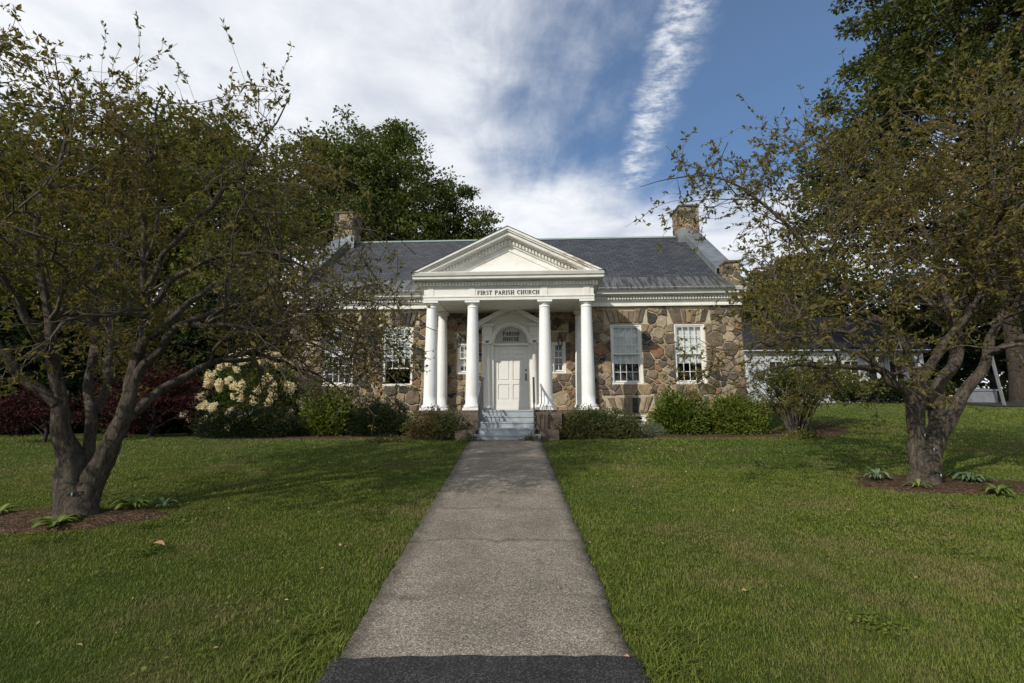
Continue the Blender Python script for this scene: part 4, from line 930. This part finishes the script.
# red maples and the dark understory on the left
tree('japanese_maple', 'low spreading dark red maple at the lawn edge behind the left crab apple trunk', at(-11.4, 15.4), .09,
  [(-12.6, 15.6, .55, .85), (-11.3, 15.3, .75, .9), (-10.3, 15.5, .55, .75), (-13.4, 15.7, .1, .6), (-9.9, 15.4, 0, .55), (-11.8, 15, -.05, .8)], 'red', .085, 11000, 31, .33, 40, 'red maples at the lawn edge', .5)
tree('japanese_maple', 'small red maple at the extreme left of the lawn', at(-12.35, 12.9), .05,
  [(-12.9, 12.9, .25, .55), (-12.2, 12.8, .1, .45), (-13.5, 13, .0, .5), (-13.1, 12.9, -.2, .4)], 'red', .075, 5000, 32, .26, 40, 'red maples at the lawn edge', .5)
for i, (x, y, z, r, lb) in enumerate([(-13.3, 17.6, 1.9, 1.9, 'tall dark evergreen behind the larger red maple'), (-11.0, 18.3, 2.3, 1.8, 'tall dark evergreen left of the hydrangea'),
        (-15.9, 17.5, 1.6, 2.0, 'tall dark evergreen behind the two red maples'), (-18.3, 17.0, 1.4, 2.0, 'tall dark evergreen at the far left behind the small red maple'), (-9.6, 19.0, 3.0, 1.6, 'tall dark evergreen close to the left corner of the parish house')]):
    g = gz(x, y); tree('evergreen', lb, (x, y, g), .14, [(x, y, z, r), (x+.5, y-.3, g+r*.8, r*.8), (x-.7, y-.2, g+r*.6, r*.75), (x, y-.4, g+.5, r*.7), (x, y, z+1.2, r*.7)], 'dark', .19, 16000, 41+i, .5, 50, 'dark evergreens along the left lawn edge')

def shrub(name, label, cx, cy, rx, ry, hz_, mt, leaf, n, seed, group=None, asp=.5, lump=.16, up=.1, jit=.55, cat='shrub', sub=0., stems=7):
    rg = np.random.default_rng(seed); g = gz(cx, cy)-sub; t = root(name, label, cat, (cx, cy, g), group)
    d = nrm(rg.normal(size=(n, 3))); d[:, 2] = np.abs(d[:, 2])*1.0; a = np.arctan2(d[:, 1], d[:, 0])
    q = 1+lump*(np.sin(a*3+seed)*np.cos(d[:, 2]*5+seed)+.6*np.sin(a*7+seed*2+d[:, 2]*9)+.4*np.sin(a*15+d[:, 2]*21+seed))
    rr = rg.uniform(0, 1, n)**.22*q/((np.abs(d)**4).sum(1)**.25)**.55*.93
    P = np.stack([cx+d[:, 0]*rx*rr, cy+d[:, 1]*ry*rr, g+.03+d[:, 2]*hz_*rr], 1); low = rg.random(n) < .25
    P[low, 2] = g+.02+rg.uniform(0, hz_*.55, low.sum())
    V, F = leaves(P, nrm(d+[0, 0, up]), leaf, asp, jit, rg, .12); mesh_np('foliage', V, F, M[mt], t)
    e = rg.integers(0, n, stems*6); Q = np.stack([resample([(cx+rg.normal()*rx*.15, cy+rg.normal()*ry*.15, g), (P[i]*.5+np.array([cx, cy, g+.1])*.5), P[i]], [1, 1, 1], 5)[0] for i in e])
    V, F = tubes(Q, np.tile(np.linspace(.013, .003, 5), (len(Q), 1)), 4); mesh_np('stems', V, F, M['twig'], t, True); return t
shrub('yew_shrub', 'wide low dark yew in front of the cream flowering hydrangea', -7.85, 14.75, 1.6, .75, .90, 'yew', .075, 22000, 51, 'yews below the left windows', .25)
shrub('yew_shrub', 'rounded dark yew just left of the porch columns', -4.1, 15.1, 1.0, .75, 1.12, 'yew', .075, 18000, 52, 'yews below the left windows', .25)
shrub('rhododendron', 'bright green rhododendron between the hydrangea and the rounded yew', -5.75, 15.3, .85, .7, 1.42, 'rhodo', .15, 4600, 53, None, .36, .2)
shrub('azalea', 'sparse low azalea left of the front steps', -2.10, 13.6, .90, .55, .80, 'azalea', .065, 8500, 54, 'azaleas beside the front steps', .45, .2)
shrub('azalea', 'wide reddish low azalea right of the front steps', 2.30, 13.6, 1.42, .55, .80, 'azalea', .065, 13500, 55, 'azaleas beside the front steps', .45, .14)
shrub('laurel_shrub', 'glossy green bush under the inner right window', 5.25, 15.25, .88, .7, 1.3, 'green', .12, 7000, 56, 'green bushes under the right windows', .4, .2)
shrub('laurel_shrub', 'glossy green bush by the right corner of the stone wall, yellower than its neighbour', 6.95, 15.2, .92, .7, 1.22, 'rhodo', .10, 9000, 57, 'green bushes under the right windows', .42, .14)
shrub('lavender_plant', 'low silvery green plant beside the basement window', 4.15, 14.75, .48, .35, .34, 'grey', .06, 2500, 58, None, .2, .15)
# open, twiggy viburnum by the right corner
def open_shrub(label, cx, cy, r, hz_, seed):
    rg = np.random.default_rng(seed); g = gz(cx, cy); t = root('viburnum', label, 'shrub', (cx, cy, g)); k = 36
    a = rg.uniform(0, 2*pi, k); sp_ = rg.uniform(.3, 1, k); P = []
    for i in range(k):
        x, y = cos(a[i])*r*sp_[i], sin(a[i])*r*sp_[i]*.8; P.append(resample([(cx+x*.1, cy+y*.1, g), (cx+x*.45, cy+y*.45, g+hz_*.55), (cx+x*.8, cy+y*.8, g+hz_*rg.uniform(.7, 1)), (cx+x*1.1, cy+y*1.1, g+hz_*rg.uniform(.5, 1.0)*(1.1-.4*sp_[i]))], [1]*4, 8)[0])
    P = np.array(P); Rr = np.tile(np.linspace(.022, .006, 8), (k, 1)); Q1, R1 = spawn(P, Rr, 9, .25, 1, (.35, .9), (.3, 1.1), .1, 6, .2, .6, .05, rg); Q2, R2_ = spawn(Q1, R1, 5, .2, 1, (.15, .4), (.3, 1.2), 0, 4, .2, .6, 0, rg)
    V, F = join(tubes(P, Rr, 5), tubes(Q1, np.maximum(R1, .003), 4), tubes(Q2, np.maximum(R2_, .002), 3)); mesh_np('stems', V, F, M['twig'], t, True)
    m_, kk, _ = Q2.shape; n = 7; tt = rg.uniform(0, 1, (m_, n))*(kk-1); i = np.minimum(tt.astype(int), kk-2); f = (tt-i)[..., None]; mi = np.arange(m_)[:, None]
    pts = (Q2[mi, i]*(1-f)+Q2[mi, i+1]*f).reshape(-1, 3); V, F = leaves(pts, np.repeat(nrm(Q2[:, -1]-Q2[:, 0]), n, 0), .085, .5, .8, rg); mesh_np('foliage', V, F, M['left'], t)
open_shrub('tall open twiggy viburnum at the right corner of the stone building', 9.3, 16.0, 2.1, 2.45, 61)
# hydrangea
def hydrangea():
    rg = np.random.default_rng(71); cx, cy, hz_ = -8.5, 15.9, 2.65
    t = shrub('hydrangea', 'large hydrangea covered in cream flower heads at the left corner of the building', cx, cy, 1.75, 1.1, hz_, 'hydra', .13, 6500, 70, None, .5, .12)
    g = gz(cx, cy); n = 260; v = nrm(rg.normal(size=(n, 3))); p = v*rg.uniform(0, 1, (n, 1))**.5*np.array([.085, .085, .12]); p[:, :2] *= (1-.5*(p[:, 2:3]/.12))
    V, F = leaves(p, v, .034, .9, .6, rg, .1)
    proto = mesh_np('flower_head', V+FR[t.name], F, M['petal'], t); k = 0
    for i in range(99):
        a = rg.uniform(pi*.98, pi*2.02); el = rg.uniform(.12, 1.35); q = 1.10+.07*rg.normal()
        d = (cos(a)*cos(el)*1.75*q, sin(a)*cos(el)*1.1*q, sin(el)*hz_*.98*min(q, 1.06))
        o = proto if i == 0 else proto.copy()
        if i: col_.objects.link(o); o.parent = t
        o.location = (d[0], d[1], d[2]+.03); s = rg.uniform(.95, 1.4); o.scale = (s, s, s); o.rotation_euler = (rg.uniform(-.8, .8), rg.uniform(-.8, .8), rg.uniform(0, 6))
hydrangea()
# hostas
def hosta(label, x, y, r, n, mt, seed, rise=.6):
    rg = np.random.default_rng(seed); mb = MB(); g = gz(x, y)+.02
    for i in range(int(n*2.2)):
        a = 2*pi*i/(n*2.2)+rg.normal()*.5; L = r*rg.uniform(.35, .9); w0 = L*.115; k = 7; V = []; up = rise*rg.uniform(.9, 2.3)
        for j in range(k+1):
            f = j/k; rr = L*f; zz = g+L*up*(f*1.6-1.45*f*f)+.02; w_ = w0*sin(pi*min(1, f*.92+.08))**.8*(1 if f < 1 else .05)
            cx, cy = x+rr*cos(a), y+rr*sin(a); dx, dy = -sin(a)*w_, cos(a)*w_
            V += [(cx+dx, cy+dy, zz+w_*.35), (cx, cy, zz), (cx-dx, cy-dy, zz+w_*.35)]
        F = []
        for j in range(k): b = j*3; F += [(b, b+3, b+4, b+1), (b+1, b+4, b+5, b+2)]
        mb.add(V, F, 0, True)
    o = mb.build('hosta', M[mt], None, False); return tag(o, label, 'plant', 'hostas in the tree beds')
hosta('yellow green hosta at the right end of the left tree bed', -5.05, 6.62, .36, 18, 'hosta', 1, .5)
hosta('limp yellow hosta in front of the left tree trunk', -5.42, 5.95, .36, 11, 'hosta', 2, .3)
hosta('yellow hosta at the left end of the left tree bed', -6.55, 6.35, .36, 14, 'hosta', 3, .4)
hosta('green hosta at the foot of the left trunk, nearly hidden in its shade', -4.72, 6.72, .26, 12, 'hostav', 8, .5)
hosta('white edged hosta left of the right tree trunk', 6.02, 8.15, .34, 16, 'hostav', 4, .6)
hosta('tiny yellow hosta in front of the right tree trunk', 6.18, 7.55, .24, 9, 'hosta', 5, .6)
hosta('silvery variegated hosta right of the right tree trunk', 7.35, 7.95, .42, 18, 'hostav', 6, .45)
hosta('yellow hosta at the front edge of the right tree bed', 7.05, 7.2, .32, 12, 'hosta', 7, .4)

# ------------------------------------------------------------ white house and the right-hand background
def white_house():
    x0, x1, y0, y1 = 15.6, 27.5, 32., 40.; g = gz(20, 32)-.1; zt = 4.05
    t = root('white_house', 'white clapboard house with dark roof beyond the right lawn', 'building', (21.5, 32, g))
    wins = [(17.2, 18.1), (19.6, 20.5), (22.2, 23.1), (25.2, 26.1)]; dr = (23.8, 24.75)
    hs = [(a, b, 1.5, 3.1) for a, b in wins]+[(dr[0], dr[1], g+.3, 2.75)]
    mb = MB(); slab_with_holes(mb, x0, x1, g, zt, y0, y0+.2, hs, 0); mb.box(x0, x0+.2, y0+.2, y1, g, zt); mb.box(x1-.2, x1, y0+.2, y1, g, zt); mb.box(x0, x1, y1-.2, y1, g, zt)
    for x in (x0, x1-.2): mb.prism([(y0+.01, zt), (y1-.01, zt), ((y0+y1)/2, zt+2.6)], 0, x+.01, x+.19)
    mb.build('wall', M['clap'], t)
    mb = MB(); ym = (y0+y1)/2
    mb.prism([(y0-.4, zt-.18), (ym, zt+2.72), (ym, zt+2.86), (y0-.42, zt-.02)], 0, x0-.3, x1+.3); mb.prism([(y1+.4, zt-.18), (ym, zt+2.72), (ym, zt+2.86), (y1+.42, zt-.02)], 0, x0-.3, x1+.3)
    rf = mb.build('roof', M['shingle'], t)
    mb = MB(); mb.box(20.6, 21.4, ym-.5, ym+.3, zt+2.2, zt+4.0); mb.box(20.5, 21.5, ym-.6, ym+.4, zt+4.003, zt+4.15); mb.build('chimney', M['granite'], rf)
    MB().box(x0-.28, x1+.28, y0-.40, y0-.38, zt-.24, zt-.05).build('eave_board', M['shutter'], t)
    for a, b in wins:
        mb = MB(); c, d = 1.5, 3.1; f = .09
        for q in ((a-f, a, c-f, d+f), (b, b+f, c-f, d+f), (a, b, d, d+f), (a, b, c-f, c), (a, b, (c+d)/2-.03, (c+d)/2+.03)): mb.box(q[0], q[1], y0-.04, y0+.08, q[2], q[3])
        mb.box((a+b)/2-.015, (a+b)/2+.015, y0+.01, y0+.05, c, d)
        wn = mb.build('window', M['shutter'], t); MB().box(a, b, y0+.09, y0+.12, c, d).build('pane', M['room'], wn)
    mb = MB(); mb.box(dr[0]+.002, dr[1]-.002, y0+.06, y0+.12, g+.3, 2.748); mb.build('door', M['shingle'], t)
    mb = MB(); mb.box(23.2, 26.2, y0-1.6, y0-.02, g, g+.3); mb.build('porch_step', M['granite'], t)
    for x in (23.35, 26.05): mb = MB(); mb.box(x-.07, x+.07, y0-1.5, y0-1.36, g+.3, zt-.5); mb.build('porch_post', M['shutter'], t)
    mb = MB(); mb.prism([(y0-1.75, zt-.5), (y0-.01, zt-.3), (y0-.01, zt-.4), (y0-1.75, zt-.62)], 0, 23.1, 26.3); mb.build('porch_roof', M['shingle'], t)
    for x in (x0-.01, x1-.1): MB().box(x, x+.11, y0-.03, y0-.002, g, zt-.25).build('corner_board', M['shutter'], t)
white_house()
def hedge(label, x0, x1, y, hh, mt, seed, n=9000):
    rg = np.random.default_rng(seed); t = root('hedge', label, 'hedge', ((x0+x1)/2, y, gz((x0+x1)/2, y)), 'hedges beyond the right lawn')
    x = rg.uniform(x0, x1, n); top = hh*(1+.12*np.sin(x*2.1+seed)+.08*np.sin(x*5.3)); P = np.stack([x, y+rg.normal(size=n)*.35, h(x, y)+rg.uniform(0, 1, n)**.7*top], 1)
    V, F = leaves(P, nrm(rg.normal(size=(n, 3))+[0, -.3, .4]), .14, .6, .5, rg); mesh_np('foliage', V, F, M[mt], t)
    e = rg.integers(0, n, 80); Q = np.stack([resample([(P[i, 0]+rg.normal()*.1, y, gz(P[i, 0], y)), P[i]*.98+np.array([P[i, 0], y, P[i, 2]])*.02], [1, 1], 4)[0] for i in e])
    V, F = tubes(Q, np.full((80, 4), .012), 4); mesh_np('stems', V, F, M['twig'], t)
hedge('low dark hedge in front of the white house', 17.6, 22.6, 26.6, 1.15, 'dark', 91)
hedge('green shrubby hedge between the right trunk and the driveway', 22.8, 25.0, 27.9, 1.2, 'oak', 92, 5000)
# leaning grey post by the big trunk
t = root('grey_post', 'thin grey post leaning beside the big trunk at the far right', 'post', at(24.5, 24.3))
g = gz(24.5, 24.3); mb = MB(); mb.prism([(24.62, g-.1), (24.69, g-.1), (24.38, g+2.55), (24.31, g+2.55)], 1, 24.2, 24.32); mb.build('post', M['post'], t)
mb = MB(); mb.prism([(24.2, g+2.552), (24.48, g+2.552), (24.42, g+2.66), (24.25, g+2.66)], 1, 24.14, 24.38); mb.build('cap', M['post'], t)
mb = MB(); mb.box(24.9, 26.3, 26.2, 27.0, gz(25.5, 26.5)-.1, gz(25.5, 26.5)+.62); mb.prism([(26.15, gz(25.5, 26.5)+.622), (27.05, gz(25.5, 26.5)+.622), (27.05, gz(25.5, 26.5)+.80), (26.15, gz(25.5, 26.5)+.70)], 0, 24.85, 26.35)
tag(mb.build('utility_box', M['post']), 'low grey utility box beyond the lawn, left of the big trunk', 'box')
# distant woodland
def woodland():
    rg = np.random.default_rng(99); C = []
    for x0, x1, y0, y1, n in ((-95, -10, 42, 62, 300), (-60, -24, 20, 42, 130), (14, 110, 50, 66, 300), (34, 90, 30, 50, 120)):
        C.append(np.stack([rg.uniform(x0, x1, n), rg.uniform(y0, y1, n), rg.uniform(.5, 9.5, n)], 1))
    C = np.concatenate(C); per = 75; P = np.repeat(C, per, 0)+nrm(rg.normal(size=(len(C)*per, 3)))*rg.uniform(0, 1, (len(C)*per, 1))**.5*np.array([2.6, 2.6, 1.7])
    P[:, 2] = np.maximum(P[:, 2]+h(P[:, 0], P[:, 1])*1.0, h(P[:, 0], P[:, 1]))
    V, F = leaves(P, nrm(rg.normal(size=(len(P), 3))), .62, .7, .5, rg, .1, .8); o = mesh_np('woodland', V, F, M['oak'])
    tag(o, 'distant band of green woodland beyond the houses and lawns', 'woodland', None, 'stuff')
woodland()
# small things on the lawn
def twigpile(name, label, cat, x, y, r, mt, n, seed, leaf=.05, hh=.12):
    rg = np.random.default_rng(seed); P = np.stack([x+rg.normal(size=n)*r, y+rg.normal(size=n)*r*.5, np.zeros(n)], 1); P[:, 2] = h(P[:, 0], P[:, 1])+.02+np.abs(rg.normal(size=n))*hh*np.exp(-((P[:, 0]-x)/r)**2*.5)
    t = root(name, label, cat, (x, y, gz(x, y))); V, F = leaves(P, nrm(rg.normal(size=(n, 3))+[0, 0, .3]), leaf, .5, .6, rg); mesh_np('foliage', V, F, M[mt], t)
    e = rg.integers(0, n, 24); Q = np.stack([resample([(x, y, gz(x, y)), (P[i]+np.array([x, y, gz(x, y)+.08]))/2, P[i]], [1]*3, 4)[0] for i in e])
    V, F = tubes(Q, np.full((24, 4), .003), 3); mesh_np('stems', V, F, M['twig'], t)
twigpile('low_plant', 'low dark leafy plant alone on the right lawn near the viburnum', 'plant', 7.87, 13.16, .38, 'left', 420, 1, .09, .12)
twigpile('fallen_branch', 'fallen branch with dry reddish leaves on lawn below the rounded yew', 'branch', -3.15, 12.7, .35, 'azalea', 380, 2, .06, .09)
twigpile('weed_clump', 'dry brown weeds on the left side of the path end', 'weeds', -1.15, 12.75, .20, 'azalea', 300, 3, .05, .10)
twigpile('weed_clump', 'dry brown weeds on the right side at the foot of the steps', 'weeds', .50, 12.75, .16, 'azalea', 260, 4, .05, .10)
rg = np.random.default_rng(4); mb = MB(); gx_, gy_ = -3.72, 5.17; g = gz(gx_, gy_)+.05
V = []
for i in range(7):
    f = i/6; w_ = .045*sin(pi*(.05+.9*f)); V += [(gx_+.14*f, gy_-w_, g+.03*sin(f*3)+.02), (gx_+.14*f, gy_, g+.03*sin(f*3)), (gx_+.14*f, gy_+w_, g+.03*sin(f*3)+.025)]
mb.add(V, [q for i in range(6) for q in ((3*i, 3*i+3, 3*i+4, 3*i+1), (3*i+1, 3*i+4, 3*i+5, 3*i+2))], 0, True)
tag(mb.build('fallen_leaf', noisy('dry_leaf', (.30, .18, .10), (.42, .28, .17), 20), None, False), 'single dry tan leaf lying on the left lawn', 'leaf')
# light strings: dark cord wound round the right trunk, and one hung from the left tree
M['cord'] = noisy('green_cord', (.012, .03, .022), (.02, .045, .032), 10, .6); M['bulb'] = noisy('bulb', (.22, .25, .25), (.34, .38, .38), 10, .3, .4)
def cord(pts, label, every, r=.006):
    P, _ = resample(pts, [1]*len(pts), len(pts)*4); t = root('light_string', label, 'string lights', tuple(P[0]), 'strings of small lights')
    mb = MB(); mb.tube(P, r, 5); mb.build('cord', M['cord'], t)
    proto = None
    for i in range(2, len(P)-1, every):
        p = P[i]
        if proto is None:
            mb = MB(); mb.lathe([(.006, .0), (.010, -.012), (.011, -.03), (.004, -.05)], 0, 0, 8); mb.v = [tuple(np.array(v)+FR[t.name]) for v in mb.v]; proto = mb.build('bulb', M['bulb'], t); o = proto
        else: o = proto.copy(); col_.objects.link(o); o.parent = t
        o.location = tuple(p-P[0])
pts = []
for i in range(70):
    a = i*.42; z = -1.18+.0135*i; rr = .195-.045*min(1, i/45); pts.append((6.60+.06*i/70+rr*cos(a), 7.86+rr*sin(a), z+.06*sin(i*1.3)))
cord(pts, 'dark light string wound round the trunk of the right crab apple tree', 17, .008)
pts = []
for i in range(40):
    a = i*.5; z = -1.30+.012*i; rr = .25-.05*i/40; pts.append((-5.6+.0*i+rr*cos(a), 6.4+rr*sin(a), z+.04*sin(i*1.7)))
cord(pts, 'dark light string wound round the foot of the left crab apple tree', 19, .008)
cord([(-5.2, 6.5, .05), (-4.9, 7.2, -.02), (-5.3, 9.2, -.0), (-6.2, 11.5, -.05), (-7.6, 14.2, .1)], 'light string hanging between the left crab apple tree and the hydrangea', 2, .006)

# ------------------------------------------------------------ grass
def grass(name, label, n, ya, yb, seed, hmin, hmax, w0, pw, tri=False, sidel=-1, sider=1, e0=1.6):
    rg = np.random.default_rng(seed)
    uu = rg.random(n); a = 2-e0; Yv = (ya**a+(yb**a-ya**a)*uu)**(1/a); Xv = rg.uniform(-1, 1, n)*(1.15*Yv+1.5)
    if sidel > -1: Xv = np.where(Xv < sidel, sidel+rg.random(n)*5, Xv)
    ex = np.abs(Xv+.18); edge = .945+.04*hsh(Yv*7, Xv*0+1)+.03*hsh(Yv*23, Xv*0+4)+.02*rg.normal(size=n)
    keep = ex > edge
    for bx, by, rx, ry in BEDS: keep &= ((Xv-bx)/rx)**2+((Yv-by)/ry)**2 > 1+.15*hsh(Xv*6, Yv*6)
    keep &= ~((np.abs(Xv) < 8.3) & (Yv > 13.9)) & ~((Xv < -8) & (Yv > 15)) & ~((Xv > 23) & (Yv > 23.3)) & ~((np.abs(Xv) < 1.9) & (Yv > 12.7))
    Xv, Yv = Xv[keep], Yv[keep]; n = len(Xv); Z = h(Xv, Yv)
    cl = .5+.5*hsh(Xv*2.3, Yv*2.1, 3.); ed = np.clip(1-(np.abs(Xv+.18)-.95)/.5, 0, 1)*(Yv < 7)
    H_ = rg.uniform(hmin, hmax, n)*(.75+.5*cl)*(1+.5*ed*(.5+.5*hsh(Yv*3, Xv))); W_ = w0*(Yv/3)**pw*rg.uniform(.7, 1.3, n)
    a = rg.uniform(0, 2*pi, n); dx, dy = np.cos(a), np.sin(a); b = a+rg.normal(size=n)*.6+pi/2; le = H_*rg.uniform(.15, .8, n); lx, ly = np.cos(b)*le, np.sin(b)*le
    B = np.stack([Xv, Yv, Z-.006], 1); Wd = np.stack([dx*W_, dy*W_, 0*dx], 1)/2
    if tri:
        V = np.stack([B-Wd, B+Wd, B+np.stack([lx, ly, H_], 1)], 1).reshape(-1, 3); F = np.arange(n*3).reshape(n, 3)
    else:
        mid = B+np.stack([lx*.35, ly*.35, H_*.6], 1); tip = B+np.stack([lx, ly, H_*.95], 1)
        V = np.stack([B-Wd, B+Wd, mid-Wd*.7, mid+Wd*.7, tip], 1).reshape(-1, 3); i = np.arange(n)[:, None]*5
        F = np.concatenate([i+[0, 1, 3], i+[0, 3, 2], i+[2, 3, 4]], 1).reshape(-1, 3)
    tag(mesh_np(name, V, F, M['blade']), label, 'grass', None, 'stuff'); print('grass', n)
grass('lawn_grass', 'mown green grass covering the near lawn on both sides of the path', 520000, 2.5, 9.5, 1, .018, .042, .0038, .9)
grass('far_lawn_grass', 'short green grass of the lawn nearer the house and trees', 230000, 8.5, 26.5, 2, .022, .045, .0055, 1.0, True, e0=1.5)
rg = np.random.default_rng(77)
def clover():
    n = 60; cx = rg.uniform(-6.5, 7, n); cy = rg.uniform(3.2, 9.5, n); k = np.abs(cx+.18) > 1.2; cx, cy = cx[k], cy[k]; P = []
    for a, b in zip(cx, cy):
        m_ = int(rg.uniform(40, 150)); r = rg.uniform(.06, .22); P.append(np.stack([a+rg.normal(size=m_)*r, b+rg.normal(size=m_)*r, np.zeros(m_)], 1))
    P = np.concatenate(P); P = P[np.abs(P[:, 0]+.18) > 1.0]; P[:, 2] = h(P[:, 0], P[:, 1])+rg.uniform(.025, .05, len(P))
    V, F = leaves(P, nrm(rg.normal(size=P.shape)*[1, 1, .15]), .030, .9, .2, rg, .1, 2.5); tag(mesh_np('clover', V, F, M['green']), 'small broad leaved weeds and clover growing in the lawn', 'weeds', None, 'stuff')
clover()
# coarse tufts on the path edge
def tuft(label, x, y, r, n, seed, L=.16):
    rg = np.random.default_rng(seed); a = rg.uniform(0, 2*pi, n); rr = r*np.sqrt(rg.random(n)); px, py = x+rr*np.cos(a)*(1+.4*np.sin(a*3+seed)), y+1.9*rr*np.sin(a)*(1+.3*np.sin(a*5)); a = a*.3+rg.uniform(0, 2*pi, n); k = 5; P = []
    ln_ = L*rg.uniform(.5, 1.1, n)
    for j in range(k):
        f = j/(k-1); P.append(np.stack([px+np.cos(a)*ln_*f*f*.8, py+np.sin(a)*ln_*f*f*.8, h(px, py)+ln_*(f-.45*f*f)*.75], 1))
    P = np.stack(P, 1); w_ = np.array([.8, 1, .9, .6, .1])*.0032; b = a+pi/2; S = np.stack([np.cos(b), np.sin(b), 0*b], 1)
    V = np.stack([P-S[:, None]*w_[None, :, None], P+S[:, None]*w_[None, :, None]], 2).reshape(-1, 3); i = (np.arange(n)*2*k)[:, None, None]+(np.arange(k-1)*2)[None, :, None]
    F = (i+np.array([0, 1, 3, 2])).reshape(-1, 4); o = mesh_np('grass_tuft', V, F, M['blade']); tag(o, label, 'grass tuft', 'coarse grass tufts along the path edge')
tuft('coarse bright grass tuft at the lower right edge of the path, nearest', 1.0, 3.45, .22, 520, 1)
tuft('coarse grass tuft on the right edge of the path, second nearest', .98, 4.6, .16, 320, 2, .13)
tuft('coarse grass tuft at the lower left edge of the path', -1.42, 3.5, .24, 520, 3)
tuft('coarse grass tuft standing in the right lawn beside the path', 1.25, 5.6, .18, 300, 4, .13)
# scattered fallen leaves
rg = np.random.default_rng(44); n = 170
Yl = rg.uniform(3.2, 13, n); Xl = rg.uniform(-1, 1, n)*(1.1*Yl+.5); k_ = (np.abs(Xl+.18) > .5); Xl, Yl = Xl[k_], Yl[k_]
V, F = leaves(np.stack([Xl, Yl, h(Xl, Yl)+.045], 1), nrm(np.stack([rg.normal(size=len(Xl)), rg.normal(size=len(Xl)), 0*Xl], 1)), .04, .6, .15, rg, .15, 2.)
tag(mesh_np('leaf_litter', V, F, bpy.data.materials['dry_leaf']), 'small dry leaves scattered over the lawn', 'leaves', None, 'stuff')
